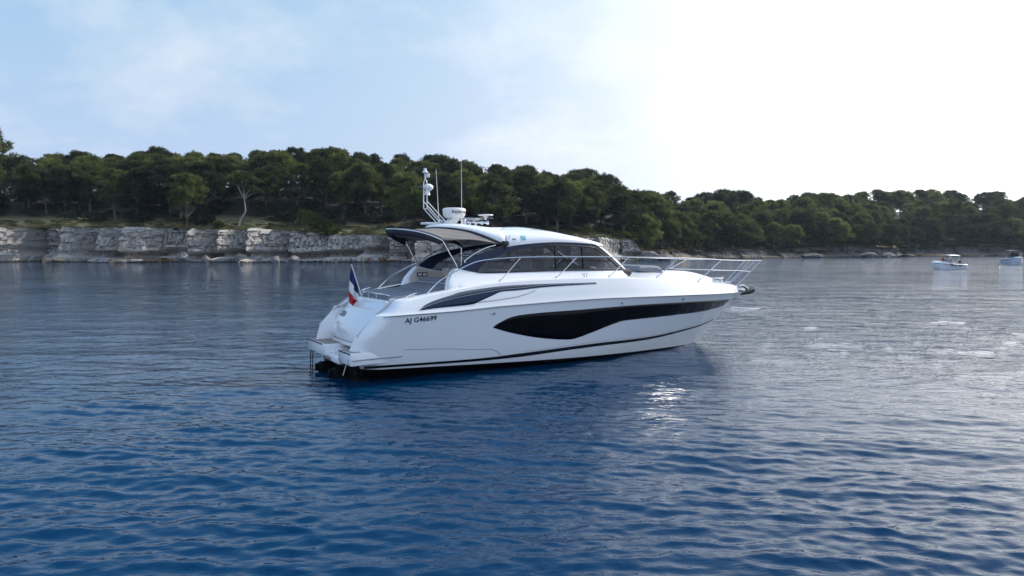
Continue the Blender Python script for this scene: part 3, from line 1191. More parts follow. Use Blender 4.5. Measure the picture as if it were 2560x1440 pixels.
ug = scatter_stuff('undergrowth', 420, (-175, 260), (5.5, 34), (3.0, 7.0), (1.2, 3.0), 'scrub', 3)
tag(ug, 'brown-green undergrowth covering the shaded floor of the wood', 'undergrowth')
gr = scatter_stuff('cliff_top_grass', 1000, (-140, 60), (1.0, 9.0), (0.8, 2.6), (0.15, 0.55), 'dry', 4)
tag(gr, 'short green and ochre growth along the top of the cliff', 'grass')
gr2 = scatter_stuff('shore_scrub', 300, (42, 250), (0.6, 8.0), (2.5, 6.0), (0.8, 2.8), 'scrub', 6)
tag(gr2, 'drab scrub hanging over the rocks of the right-hand shore', 'scrub')
#@@YACHT@@
# ------------------------------------------------------------------ the yacht (local frame: x forward, y to port, z up)
ZR = [(-1, 1.70), (0.8, 1.73), (3, 1.79), (4.2, 1.86), (6.3, 1.93), (7.8, 1.96), (9.7, 1.95), (12, 1.91), (14.1, 1.85), (16.1, 1.79)]
STEM = [(13.71, -.05), (13.81, .10), (14.33, .49), (14.82, .84), (15.11, 1.08), (15.61, 1.50), (16.07, 1.79)]
ZB = [(0, .36), (3.5, .25), (6.5, .17), (9, .11), (11, .06), (13.0, .0), (13.71, -.05)]
ZG = smooth_tab([(0.0, 1.72), (0.9, 1.86), (1.28, 2.08), (1.8, 2.14), (2.5, 2.27), (4.3, 2.5), (6.2, 2.56), (8.1, 2.55), (9.4, 2.52), (11.6, 2.42),
                 (12.3, 2.37), (14, 2.2), (15.4, 2.07), (16.07, 1.93)], 90)
XA = [(.3, .42), (.5, .40), (.8, .12), (1.2, .25), (1.4, .42), (1.6, .62), (1.75, .75), (1.91, 1.0), (2.06, 1.35), (2.13, 1.6)]


def h_zr(x):
    return ip(x, ZR)


def h_yr(x):
    return 2.1 * (1 - min(1, max(0, (x - 7) / 9.05)) ** 2.6) - 0.05 * max(0, (2 - x) / 2)


def h_zb(x):
    return ip(x, ZB) if x <= 13.71 else ip(x, STEM)


def h_yb(x):
    return 1.74 * (1 - min(1, max(0, (x - 5) / 8.72)) ** 2.0) if x < 13.71 else 0.0


def h_inset(x):
    return min(ip(x, [(0, .14), (9, .17), (12.3, .30), (15, .34), (16.07, .05)]), 0.8 * h_yr(x) + .0)


def h_y(x, z):
    b, r = h_zb(x), h_zr(x)
    t = (z - b) / max(1e-4, r - b)
    e = .75 + .4 * min(1, max(0, (x - 6) / 8))
    if t > 1:
        s = min(1, (z - r) / max(.05, ip(x, ZG) - r))
        return h_yr(x) - h_inset(x) * s ** 1.3
    t = max(0, t)
    return h_yb(x) + (h_yr(x) - h_yb(x)) * t ** e


def PT(x, s, z):
    return (x, -s, z)


yacht = empty('motor_yacht', (-5.05, 20.1, 0), R(30.9))
tag(yacht, 'large white motor yacht with black hull window, anchored in front of the wooded shore', 'yacht')


def both(fn):
    """fn(side): side = 1 starboard, -1 port"""
    for sd in (1, -1):
        fn(sd)


# ---- hull shell: one closed skin from chine to side deck, both sides
def hull_level(zf, yf, zref, ry_in=0.0, n=74):
    xa = ip(zref, XA)
    xs = xa + 0.5
    pts = []
    yo = yf(xs)
    zo = zf(xs)
    ry = max(.03, .42 - ry_in)
    pts.append((xa + .75, yo - ry - .05, zf(xa + .75)))
    for k in range(9):
        a = R(90) * (1 - k / 8)
        x = xs - .5 * math.sin(a)
        pts.append((x, yo - ry + ry * math.cos(a), zf(x)))
    for k in range(1, n + 1):
        u = k / n
        x = xs + (16.07 - xs) * (1 - (1 - u) ** 1.25)
        pts.append((x, max(0.0, yf(x)), zf(x)))
    return pts


LEVELS = []
for t_ in np.linspace(0, 1, 18):
    zf = lambda x, t=t_: h_zb(x) + (h_zr(x) - h_zb(x)) * t
    yf = lambda x, f=zf: h_y(x, f(x))
    LEVELS.append(hull_level(zf, yf, zf(.9)))
for s_ in (0.03, .15, .35, .55, .75, .9, 1.0):
    zf = lambda x, s=s_: h_zr(x) + (ip(x, ZG) - h_zr(x)) * s
    yf = lambda x, s=s_: h_yr(x) - h_inset(x) * s ** 1.3 + (0.018 if 0 < s < .1 else 0) * (1 if x < 15.6 else 0)
    LEVELS.append(hull_level(zf, yf, zf(1.15)))
for dy, dz in ((.04, .022), (.10, .032), (.36, .03)):
    zf = lambda x, d=dz: ip(x, ZG) + d
    yf = lambda x, d=dy: max(0, h_yr(x) - h_inset(x) - d * min(1, h_yr(x) / .8))
    LEVELS.append(hull_level(zf, yf, zf(1.15), ry_in=dy))


def build_hull():
    mb = MB()
    for sd in (1, -1):
        rows = [[PT(x, y * sd, z) for (x, y, z) in lv] for lv in LEVELS]
        mb.grid(rows, flip=(sd == -1))
    return mb.build('hull', M['gelcoat'], yacht, angle=32)


hull = build_hull()

# bottom: dark antifouling
mb = MB()
rows = []
for k in range(50):
    x = .42 + (13.71 - .42) * k / 49
    zk = -0.85 if x < 8 else -0.85 + .8 * ((x - 8) / 5.71) ** 1.6
    rows.append([PT(x, h_yb(x) * c - .004, z) for c, z in ((1, h_zb(x)), (.92, h_zb(x) - .12), (.5, (h_zb(x) + zk) / 2 - .1), (0, zk), (-.5, (h_zb(x) + zk) / 2 - .1), (-.92, h_zb(x) - .12), (-1, h_zb(x)))])
b0 = len(mb.v)
mb.grid(rows)
mb.f.append(tuple(range(b0, b0 + 7)))
mb.build('bottom_paint', M['antifoul'], hull, angle=25)


def hull_strip(name, upper, lower, mat, parent, off=.006, n=90, m=3, side=1, x0=None, x1=None, thick=0.0, yfun=None):
    yfun = yfun or h_y
    x0 = upper[0][0] if x0 is None else x0
    x1 = upper[-1][0] if x1 is None else x1
    rows = []
    for k in range(n + 1):
        u = k / n
        u = 0.5 - 0.5 * math.cos(math.pi * u)
        x = x0 + (x1 - x0) * u
        zu, zl = ip(x, upper), ip(x, lower)
        col = []
        for j in range(m + 1):
            z = zl + (zu - zl) * j / m
            col.append(PT(x, side * (yfun(x, z) + off), z))
        rows.append(col)
    mb = MB()
    mb.grid(rows, flip=(side == 1))
    o = mb.build(name, mat, parent, angle=60)
    if thick:
        md = o.modifiers.new('thickness', 'SOLIDIFY')
        md.thickness = thick
        md.offset = -1
    return o


WIN_UP = smooth_tab([(4.07, 1.28), (4.27, 1.40), (4.75, 1.56), (5.62, 1.62), (6.84, 1.64), (8.16, 1.67), (9.79, 1.69), (12.09, 1.66), (13.86, 1.61), (15.34, 1.56)], 120)
WIN_LO = smooth_tab([(4.07, 1.275), (4.29, 1.20), (4.75, 1.07), (5.47, .91), (6.21, .80), (6.78, .75), (7.07, .78), (7.5, .88), (8.3, 1.09), (8.63, 1.16), (9.02, 1.21),
                     (11.32, 1.235), (13.04, 1.24), (14.7, 1.31), (15.2, 1.44), (15.35, 1.555)], 150)
ST_UP = [(.41, .45), (3.51, .41), (5.06, .455), (6.46, .51), (8.04, .55), (10.3, .55), (12.13, .63), (13.9, .735), (14.6, .82)]
ST_LO = [(.41, .385), (3.53, .335), (5.07, .35), (6.48, .41), (8.07, .45), (10.35, .46), (12.17, .555), (13.95, .685), (14.6, .795)]
ST_UP, ST_LO = smooth_tab(ST_UP, 60), smooth_tab(ST_LO, 60)
SW_UP = smooth_tab([(1.83, 1.86), (2.02, 1.99), (2.33, 2.10), (2.78, 2.21), (3.17, 2.30), (4.28, 2.41), (5.43, 2.44), (7.67, 2.44)], 80)
SW_LO = smooth_tab([(1.83, 1.855), (2.42, 1.90), (3.35, 1.95), (3.6, 2.02), (4.12, 2.20), (4.37, 2.27), (4.88, 2.29), (5.95, 2.36), (7.67, 2.40)], 80)
SW_MID = smooth_tab([(1.83, 1.857), (1.96, 1.92), (2.44, 2.05), (3.14, 2.17), (4.26, 2.31), (4.96, 2.35), (5.96, 2.41), (7.67, 2.42)], 80)


def side_graphics(sd):
    hw = hull_strip('hull_window', WIN_UP, WIN_LO, M['tint'], hull, .007, 140, 6, sd, thick=.012)
    hull_strip('boot_stripe', ST_UP, ST_LO, M['black'], hull, .006, 100, 2, sd)
    hull_strip('pinstripe', [(a, b + .045) for a, b in ST_UP], [(a, b + .035) for a, b in ST_UP], M['seam'], hull, .005, 100, 1, sd, x0=5.2)
    hull_strip('side_vent', SW_MID, SW_LO, M['navy'], hull, .007, 110, 3, sd, thick=.012)
    hull_strip('vent_bevel', [(a, b + .004) for a, b in SW_UP], [(a, b + .012) for a, b in SW_MID], M['navy_light'], hull, .009, 110, 2, sd, thick=.012)
    # rubbing strake
    m_ = MB()
    path = []
    for k in range(110):
        x = .82 + (16.06 - .82) * k / 109
        path.append(PT(x, sd * (h_yr(x) + .012), h_zr(x)))
    m_.tube(path, .016, 6)
    m_.build('rub_rail', M['steel_dull'], hull)
    # small through-hull fittings
    for (x, z) in ((4.05, 1.67), (8.61, 1.78), (11.51, 1.78)):
        m_ = MB()
        m_.lathe([(0.0001, .03), (.022, .03), (.03, .0), (.03, -.03)], (x, -sd * (h_y(x, z) + .012) * 1.0, z), 12, 'Y')
        m_.build('hull_fitting', M['steel_dull'], hull)
    # moulded lines
    hull_strip('moulding_line', [(1.44, .83), (2.5, .785), (3.48, .695), (4.1, .66), (4.3, .58), (4.42, .47)], [(1.44, .815), (2.5, .77), (3.48, .68), (4.08, .645), (4.27, .57), (4.39, .46)], M['seam'], hull, .003, 60, 1, sd)
    FU = [(3.5, 2.005), (4.2, 2.05), (4.85, 2.12), (5.2, 2.20), (5.45, 2.28)]
    hull_strip('moulding_line', FU, [(a, b - .022) for a, b in FU], M['seam'], hull, .003, 40, 1, sd)


both(side_graphics)

# registration number on the topside
v, f = text_geo('AJ G46699', 0.178, 1.03, bold=.004)
wid = max(p[0] for p in v)
k_ = .89 / wid
vv = []
for p in v:
    x = 1.43 + p[0] * k_
    z = 1.535 + p[1] * 1.0 + (x - 1.43) * .045
    vv.append(PT(x, h_y(x, z) + .006, z))
link_mesh('registration_number', vv, f, M['letter'], hull, smooth=False)

# ---- deck: fore deck and side decks between the gunwales
ZC = smooth_tab([(3.2, 2.40), (4.3, 2.53), (6.2, 2.59), (8.1, 2.58), (9.6, 2.64), (10.8, 2.70), (12, 2.70), (13.16, 2.63), (14.1, 2.46), (15, 2.24), (15.5, 2.13), (16.0, 2.0)], 70)
rows = []
for k in range(80):
    x = 3.2 + (16.0 - 3.2) * k / 79
    yd = max(.01, h_yr(x) - h_inset(x) - .36 * min(1, h_yr(x) / .8))
    zd = ip(x, ZG) + .03
    zc = max(ip(x, ZC), zd + .005)
    row = []
    for j in range(33):
        s = -1 + 2 * j / 32
        row.append(PT(x, yd * s, zd + (zc - zd) * min(1.0, (1 - abs(s) ** 2.2) * 1.12 if abs(s) < 1 else 0)))
    rows.append(row)
mb = MB()
mb.grid(rows)
deck = mb.build('deck', M['gelcoat'], yacht, angle=50)

# cockpit tub: floor and inner walls under the sunpad
mb = MB()
mb.box((1.0, -1.55, 1.05), (4.8, 1.55, 1.55))
for sd in (1, -1):
    mb.box((1.2, min(sd * 1.5, sd * 1.62), 1.5), (4.7, max(sd * 1.5, sd * 1.62), 2.14))
mb.build('cockpit', M['gelcoat_matt'], yacht, smooth=False)

# ---- transom with the garage door
PROF = [(0.78, .80), (.76, .93), (.46, .95), (.42, 1.02), (.43, 1.25), (.56, 1.47), (.74, 1.68), (.86, 1.80), (.87, 1.83), (.93, 1.86), (1.0, 1.95), (1.06, 2.03), (1.14, 2.075), (1.35, 2.09)]
rows = []
for j in range(33):
    s = -1.56 + 3.12 * j / 32
    bow = .22 * (abs(s) / 1.56) ** 2.4
    rows.append([PT(x + bow, s, z) for x, z in PROF])
mb = MB()
mb.grid(rows)
transom = mb.build('transom', M['gelcoat'], yacht, angle=30)
# door seam lines
mb = MB()
for zz_, dz in ((1.375, .01),):
    rr_ = []
    for j in range(25):
        s = -1.2 + 1.1 * j / 24
        bow = .22 * (abs(s) / 1.56) ** 2.4
        x = ip(zz_, [(z, x) for x, z in PROF[3:]]) + bow - .004
        rr_.append(PT(x, s, zz_ - .04 * abs((j - 12) / 12) ** 3))
    mb.tube(rr_, .008, 5)
mb.build('door_seam', M['seam'], transom)
# raised centre panel of the garage door
mb = MB()
rows = []
for j in range(21):
    s = -1.22 + .62 * j / 20
    e = min(1, min(j, 20 - j) / 3)
    bow = .22 * (abs(s) / 1.56) ** 2.4
    rows.append([PT(ip(z, [(zz, x) for x, zz in PROF[3:]]) + bow - .05 * e * min(1, (1.31 - z) / .05) * (1 if z > 1.06 else .4), s, z) for z in np.linspace(1.03, 1.30, 10)])
mb.grid(rows)
mb.build('door_panel', M['gelcoat'], transom)


def transom_text(string, size, s0, z0, width, mat, name):
    v, f = text_geo(string, size, 1.12, 0.0, bold=size * .03)
    wd = max(p[0] for p in v)
    vv = []
    for p in v:
        s = s0 + p[0] / wd * width
        z = z0 + p[1] * .92
        bow = .22 * (abs(s) / 1.56) ** 2.4
        x = ip(z, [(zz, xx) for xx, zz in PROF[3:]]) + bow - .008
        vv.append(PT(x + p[1] * 0.0, s, z))
    link_mesh(name, vv, f, mat, transom, smooth=False)


transom_text('LORIA', .21, -1.20, 1.55, .74, M['letter'], 'boat_name')
transom_text('A55', .085, -.98, 1.14, .2, M['seam'], 'stern_mark')

# ---- bathing platform
mb = MB()
mb.box((0.0, -1.95, .50), (.95, -.35, .82), .03)
mb.box((0.0, -.0, .50), (.95, 0.0 + .001, .82))if False else None
mb.box((0.0, .0, .5), (.95, .0, .82))if False else None
plat = MB()
plat.box((0.0, .25, .50), (1.0, 1.96, .82), .03)        # port wing of the platform (y to port)
plat.box((0.0, -1.96, .50), (1.0, -.95, .82), .03)      # starboard wing
plat.box((0.30, -.96, .48), (1.0, .26, .72), .02)       # lowered middle
plat.box((0.02, -.96, .42), (.31, .26, .585), .02)
plat.v = [(x, y * (1 - .065 * min(1, max(0, x) / .9)) if abs(y) > 1.4 else y, z) for x, y, z in plat.v]
platform = plat.build('swim_platform', M['gelcoat'], yacht, angle=30)
mb = MB()
mb.box((.05, .32, .822), (.72, 1.80, .832), .003)
mb.build('teak_deck', M['teak'], platform, smooth=False)
mb = MB()
mb.box((.05, -1.80, .822), (.72, -1.02, .832), .003)
mb.build('teak_deck', M['teak'], platform, smooth=False)
mb = MB()
mb.box((.42, -1.3, .835), (.62, .9, .93), .02)
mb.build('platform_step', M['gelcoat'], platform)
mb = MB()
mb.box((-.012, .45, .79), (.0, 1.93, .826))
mb.box((-.012, -1.93, .79), (.0, -1.0, .826))
mb.build('platform_edging', M['rubber'], platform, smooth=False)
for sd in (1, -1):
    mb = MB()
    mb.tube([(.03, -sd * 1.965, .645), (.5, -sd * 1.905, .65), (.95, -sd * 1.865, .655), (1.42, -sd * (h_y(1.42, .66) + .012), .66)], .016, 6)
    mb.build('platform_fender', M['steel_dull'], platform)
mb = MB()
for (yy, zz) in ((1.83, .70), (-1.80, .64), (-1.8, .56)):
    mb.lathe([(.0001, -.02), (.025, -.02), (.03, 0), (.03, .03)], (-.002, yy, zz), 10, 'X')
mb.build('platform_fitting', M['steel_dull'], platform)
# vent slots in the middle
mb = MB()
mb.box((.005, -.25, .44), (.02, .15, .45))
mb.box((.005, -.25, .47), (.02, .15, .48))
mb.box((.005, -.25, .50), (.02, .15, .51))
mb.build('drain_slot', M['rubber'], platform, smooth=False)
mb = MB()
for yy in (1.33, 1.55):
    mb.tube(curve_pts([(.06, yy, .52), (-.02, yy, .44), (-.03, yy, .1), (-.04, yy, -.35)], 12), .016, 7)
for zz in (.30, .08, -.12):
    mb.tube([(-.03, 1.33, zz), (-.03, 1.55, zz)], .014, 6)
mb.build('boarding_ladder', M['rubber'], platform)
# black fill block added to darken the space below the platform, and the drives
mb = MB()
mb.box((.32, -1.40, -.4), (.7, 1.40, .47), .04)
mb.build('stern_fill', M['antifoul'], yacht)
for sy in (.62, -.62):
    mb = MB()
    mb.box((-.06, sy - .12, -.55), (.42, sy + .12, .30), .06)
    mb.tube([(.0, sy, -.2), (-.22, sy, -.32)], [.10, .05], 9)
    mb.box((-.16, sy - .05, .05), (.0, sy + .05, .26), .02)
    mb.build('stern_drive', M['antifoul'], yacht)
for sy in (-1.15,):
    mb = MB()
    mb.tube([(.16, sy, .46), (.06, sy, .16)], .014, 8)
    mb.build('trim_strut', M['steel_dull'], yacht)

# ---- sunpad, backrest, aft rail, cleats
rows = []
mb = MB()


def pad(profile, half, thick, name, mat, parent, edge=.05, n=18):
    """a cushion: profile [(x, z_top)], half-width, thickness"""
    pr = curve_pts([(x, 0, z) for x, z in profile], 18)
    rows = []
    for j in range(n + 1):
        s = -half + 2 * half * j / n
        e = min(1, (half - abs(s)) / edge) if edge else 1
        dr = thick * .45 * (1 - math.sqrt(max(0, 1 - (1 - e) ** 2)))
        row = [(pr[0].x, s, pr[0].z - thick), (pr[0].x - .02, s, pr[0].z - thick * .5), (pr[0].x + .01, s, pr[0].z - .03 - dr)]
        row += [(p.x + .02 * (i == 0), s, p.z - dr) for i, p in enumerate(pr)]
        row += [(pr[-1].x + .02, s, pr[-1].z - thick * .5), (pr[-1].x, s, pr[-1].z - thick)]
        rows.append(row)
    m_ = MB()
    m_.grid(rows)
    b = len(m_.v)
    nn = len(rows[0])
    m_.f.append(tuple(reversed(range(nn))))
    m_.f.append(tuple(range(b - nn, b)))
    return m_.build(name, mat, parent, angle=45)


mb = MB()
mb.box((1.15, -1.45, 1.5), (3.4, 1.45, 2.06), .04)
sunbase = mb.build('sunpad_base', M['gelcoat'], yacht)
pad([(1.30, 2.20), (1.6, 2.24), (2.2, 2.27), (2.75, 2.30)], 1.40, .14, 'sunpad_cushion', M['cushion'], sunbase)
pad([(2.55, 2.33), (2.9, 2.42), (3.22, 2.46)], 1.22, .14, 'sunpad_cushion', M['cushion'], sunbase)
pad([(3.16, 2.50), (3.24, 2.60), (3.34, 2.62)], 1.15, .16, 'sunpad_backrest', M['cushion'], sunbase)
mb = MB()
mb.box((3.14, -1.1, 2.462), (3.2, 1.1, 2.476))
mb.build('backrest_piping', M['gelcoat_matt'], sunbase, smooth=False)

mb = MB()
mb.tube(curve_pts([(1.22, .55, 2.07), (1.21, .52, 2.20), (1.22, .3, 2.225), (1.24, -.7, 2.23), (1.28, -1.1, 2.22), (1.42, -1.28, 2.16), (1.5, -1.3, 2.05)], 42), .022, 8)
for yy in (.1, -.55):
    mb.tube([(1.23, yy, 2.07), (1.23, yy, 2.21)], .013, 6)
mb.build('aft_rail', M['steel'], yacht)


def cleat(x, s, z, tilt=0.0):
    m_ = MB()
    m_.tube([(x - .15, -s, z + .09 - tilt), (x - .06, -s, z + .105 - tilt * .4), (x + .06, -s, z + .105 + tilt * .4), (x + .15, -s, z + .09 + tilt)], [.012, .02, .02, .012], 7)
    m_.tube([(x - .05, -s, z), (x - .05, -s, z + .1)], .016, 6)
    m_.tube([(x + .05, -s, z), (x + .05, -s, z + .1)], .016, 6)
    m_.build('cleat', M['steel'], yacht)


for sd in (1, -1):
    cleat(1.75, sd * 1.74, 2.15, .05)
    cleat(7.42, sd * 1.76, 2.585)
    cleat(14.9, sd * .42, 2.12)
    # grab rail running down the quarter
    m_ = MB()
    gp = [(1.52, 1.62, 2.11), (1.38, 1.63, 2.13), (1.14, 1.64, 1.99), (.81, 1.65, 1.75), (.54, 1.66, 1.49), (.27, 1.66, 1.22)]
    m_.tube(curve_pts([(x, -sd * y, z) for x, y, z in gp], 30), .022, 8)
    for (x, y, z) in ((.81, 1.65, 1.75), (.40, 1.66, 1.35), (.30, 1.66, 1.25)):
        m_.tube([(x, -sd * y, z), (x + .09, -sd * y, z - .05)], .014, 6)
    m_.build('grab_rail', M['steel_dull'], yacht)

# ---- deckhouse sides: white coaming walls under the windows
WTOP = smooth_tab([(2.84, 2.30), (2.93, 2.57), (3.09, 2.79), (3.24, 2.90), (3.45, 2.86), (3.75, 2.80), (4.16, 2.76), (5.0, 2.765), (6.0, 2.775), (7.4, 2.78), (9.46, 2.75)], 90)


def wall_y(x, z):
    """outer face of the deckhouse side"""
    lo = 1.70
    if z <= 2.78:
        y = lo - (lo - 1.5) * max(0, min(1, (z - 2.42) / .36)) ** .9
    else:
        y = 1.5 - (z - 2.78) * .14
    if x > 7.6:
        y -= .40 * ((x - 7.6) / 2.0) ** 2.2
    return y


def house_side(sd):
    rows = []
    for k in range(70):
        x = 2.84 + (9.5 - 2.84) * k / 69
        zt = ip(x, WTOP)
        zb_ = min(ip(x, ZG) - .03, zt - .02) if x > 3.2 else 2.1
        row = []
        for j in range(9):
            z = zb_ + (zt - zb_) * j / 8
            row.append(PT(x, sd * wall_y(x, z), z))
        th_ = .26 if x < 4.7 else .1
        row.append(PT(x, sd * (wall_y(x, zt) - .03), zt + .012))
        row.append(PT(x, sd * (wall_y(x, zt) - th_ + .03), zt + .012))
        row.append(PT(x, sd * (wall_y(x, zt) - th_), zt - .02))
        row.append(PT(x, sd * (wall_y(x, zt) - th_), min(2.0, zt - .04)))
        rows.append(row)
    m_ = MB()
    m_.grid(rows, flip=(sd == 1))
    n = len(rows[0])
    m_.f.append(tuple(range(n)) if sd == 1 else tuple(reversed(range(n))))
    return m_.build('cabin_side', M['gelcoat'], yacht, angle=40)


sides = {sd: house_side(sd) for sd in (1, -1)}
for sd in (1, -1):
    rows = []
    for k in range(14):
        x = 2.98 + (4.62 - 2.98) * k / 13
        zt = ip(x, WTOP) - .05
        y = wall_y(x, ip(x, WTOP)) - .27
        rows.append([PT(x, sd * y, z) for z in np.linspace(2.12, zt, 6)])
    mb = MB()
    mb.grid(rows, flip=(sd == -1))
    mb.build('cockpit_lining', M['cream'], sides[sd])
# vent grille on the inner face of the port side
mb = MB()
mb.box((3.20, 1.200, 2.60), (3.54, 1.225, 2.73))
vent = mb.build('side_switch_panel', M['rubber'], sides[-1], smooth=False)
mb = MB()
mb.box((3.23, 1.192, 2.63), (3.35, 1.201, 2.70))
mb.box((3.39, 1.192, 2.63), (3.51, 1.201, 2.70))
mb.build('switch', M['plastic'], sides[-1], smooth=False)

# ---- window frames and glass
ARCH = smooth_tab([(3.30, 2.915), (3.69, 3.19), (4.20, 3.37), (4.72, 3.48), (5.53, 3.59), (6.65, 3.65), (7.81, 3.61), (8.19, 3.53), (8.8, 3.16), (9.46, 2.76)], 120)
FBOT = smooth_tab([(3.30, 2.905), (3.69, 2.82), (4.16, 2.765), (5.73, 2.785), (7.43, 2.79), (9.46, 2.755)], 80)
GTOP = smooth_tab([(3.84, 2.84), (4.05, 3.03), (4.58, 3.27), (5.25, 3.44), (6.08, 3.54), (6.58, 3.57), (7.59, 3.535), (7.99, 3.50), (8.19, 3.42), (9.19, 2.82)], 100)
GBOT = smooth_tab([(3.84, 2.835), (4.0, 2.795), (4.3, 2.80), (5.73, 2.82), (7.52, 2.825), (9.19, 2.815)], 60)


def arch_strip(name, up, lo, x0, x1, mat, parent, sd, off, thick, n=60, m=2):
    o = hull_strip(name, up, lo, mat, parent, off, n, m, sd, x0, x1, thick, yfun=wall_y)
    return o


def window_frame(sd):
    root = MB()

    def strip(up, lo, x0, x1, n=60, m=2, off=.004):
        rows_o, rows_i = [], []
        for k in range(n + 1):
            x = x0 + (x1 - x0) * k / n
            zu, zl = ip(x, up), ip(x, lo)
            ro, ri = [], []
            for j in range(m + 1):
                z = zl + (zu - zl) * j / m
                ro.append(PT(x, sd * (wall_y(x, z) + off), z))
                ri.append(PT(x, sd * (wall_y(x, z) + off - .07), z))
            rows_o.append(ro + ri[::-1])
        root.grid(rows_o, close_u=True, flip=(sd == 1))
    strip(ARCH, FBOT, 3.30, 3.84, 20)
    strip(ARCH, GTOP, 3.84, 9.19, 110)
    strip(GBOT, FBOT, 3.84, 9.19, 60)
    strip(ARCH, FBOT, 9.19, 9.46, 10)
    fr = root.build('window_frame', M['navy'], yacht, angle=35)
    for xm in (6.585, 7.595):
        m_ = MB()
        rows = []
        for j in range(9):
            z = ip(xm, GBOT) - .01 + (ip(xm, GTOP) - ip(xm, GBOT) + .02) * j / 8
            y = wall_y(xm, z)
            rows.append([PT(xm - .05, sd * (y + .01), z), PT(xm + .05, sd * (y + .01), z), PT(xm + .05, sd * (y - .06), z), PT(xm - .05, sd * (y - .06), z)])
        m_.grid(rows, close_u=True, flip=(sd == -1))
        m_.build('mullion', M['black'], fr, smooth=False)
    for x0, x1 in ((3.845, 6.53), (6.64, 7.54), (7.65, 9.185)):
        hull_strip('window_pane', GTOP, GBOT, M['glass'], fr, -.02, 40, 4, sd, x0, x1, yfun=wall_y)
    # rubber seal round the glass
    m_ = MB()
    loop = [(x, ip(x, GTOP)) for x in np.linspace(3.84, 9.19, 90)] + [(x, ip(x, GBOT)) for x in np.linspace(9.19, 3.84, 50)][1:]
    m_.tube([PT(x, sd * (wall_y(x, z) + .006), z) for x, z in loop], .017, 5)
    m_.build('window_seal', M['black'], fr)
    # bright windscreen post
    m_ = MB()
    m_.tube([PT(8.22 + (9.5 - 8.22) * k / 12, sd * (wall_y(8.22 + 1.28 * k / 12, 3.53 - .76 * k / 12) - .02), ip(8.22 + 1.28 * k / 12, ARCH) + .012) for k in range(13)], .022, 7)
    m_.build('windscreen_post', M['steel'], fr)
    # handrail on the arch
    m_ = MB()
    m_.tube(curve_pts([PT(x, sd * (wall_y(x, z) - .03), z) for x, z in ((3.50, 3.06), (3.52, 3.14), (3.84, 3.33), (4.22, 3.49), (4.52, 3.56))], 24), .02, 7)
    m_.build('arch_handrail', M['steel'], fr)


both(window_frame)

# windscreen: curved sheet from the roof edge down to the fore deck
def ws_row(f):
    row = []
    for j in range(29):
        a = math.pi * (j / 28 - .5)          # -90..90, starboard to port
        s = math.sin(a)
        c = math.cos(a) ** 1.2 if math.cos(a) > 0 else 0
        xt, xb = 8.20 + .50 * c, 9.47 + .62 * c
        yt, yb_ = wall_y(8.2, 3.53) - .03, wall_y(9.46, 2.76) - .03
        zt, zb_ = 3.535 + .09 * c, 2.76 - .14 * c
        x = xt + (xb - xt) * f
        z = zt + (zb_ - zt) * f + .05 * math.sin(math.pi * f)
        y = yt + (yb_ - yt) * f
        row.append((x, s * y, z))
    return row


mb = MB()
mb.grid([ws_row(k / 8) for k in range(9)])
ws = mb.build('windscreen', M['glass'], yacht, angle=60)
mb = MB()
mb.tube(ws_row(0.0), .03, 6)
mb.tube([ws_row(k / 8)[14] for k in range(9)], .025, 6)
mb.build('windscreen_trim', M['black'], ws)

# ---- hard top
RIM = [(2.95, .0, 4.06), (3.02, .2, 4.065), (3.20, .45, 4.07), (3.57, .78, 4.03), (3.95, 1.0, 3.95), (4.34, 1.2, 3.80), (4.78, 1.37, 3.60)]
RIMC = curve_pts(RIM, 30)
ROOF_C = smooth_tab([(2.95, 4.07), (3.08, 4.15), (3.35, 4.19), (3.8, 4.20), (4.3, 4.16), (4.86, 4.11), (5.68, 4.11), (6.53, 4.06), (7.52, 3.90), (8.32, 3.73), (8.86, 3.58)], 80)


def roof_station(x):
    if x <= 4.78:
        w_ = float(np.interp(x, [p.x for p in RIMC], [p.y for p in RIMC]))
        e = float(np.interp(x, [p.x for p in RIMC], [p.z for p in RIMC]))
    elif x <= 8.2:
        e = ip(x, ARCH) + .006
        w_ = 1.37 + (wall_y(x, e) + .012 - 1.37) * min(1, (x - 4.78) / .5)
    else:
        f = (x - 8.2) / .66
        w_ = (wall_y(8.2, 3.53) + .012) * math.sqrt(max(0, 1 - f * f))
        e = 3.535 + .045 * f
    return w_, e


def roof_rows(inner=0.0):
    rows = []
    xs = [2.951] + list(np.linspace(2.97, 4.78, 26)) + list(np.linspace(4.85, 8.2, 36)) + list(np.linspace(8.25, 8.86, 14))
    for x in xs:
        w_, e = roof_station(x)
        c = max(ip(x, ROOF_C), e + .01) - inner
        e2 = e + inner * .1
        w2 = max(.0, w_ - inner * .9)
        row = []
        for j in range(37):
            a = math.pi * j / 36
            ca, sa = math.cos(a), math.sin(a)
            n = 2.7
            y = w2 * math.copysign(abs(ca) ** (2 / n), ca)
            z = e2 + (c - e2) * abs(sa) ** (2 / 2.4)
            row.append((x, -y, z))
        rows.append(row)
    return rows


mb = MB()
mb.grid(roof_rows(), flip=True)
roof = mb.build('hardtop', M['gelcoat'], yacht, angle=50)
mb = MB()
mb.grid(roof_rows(.055)[1:-1])
lining = mb.build('headliner', M['cream'], roof, angle=50)
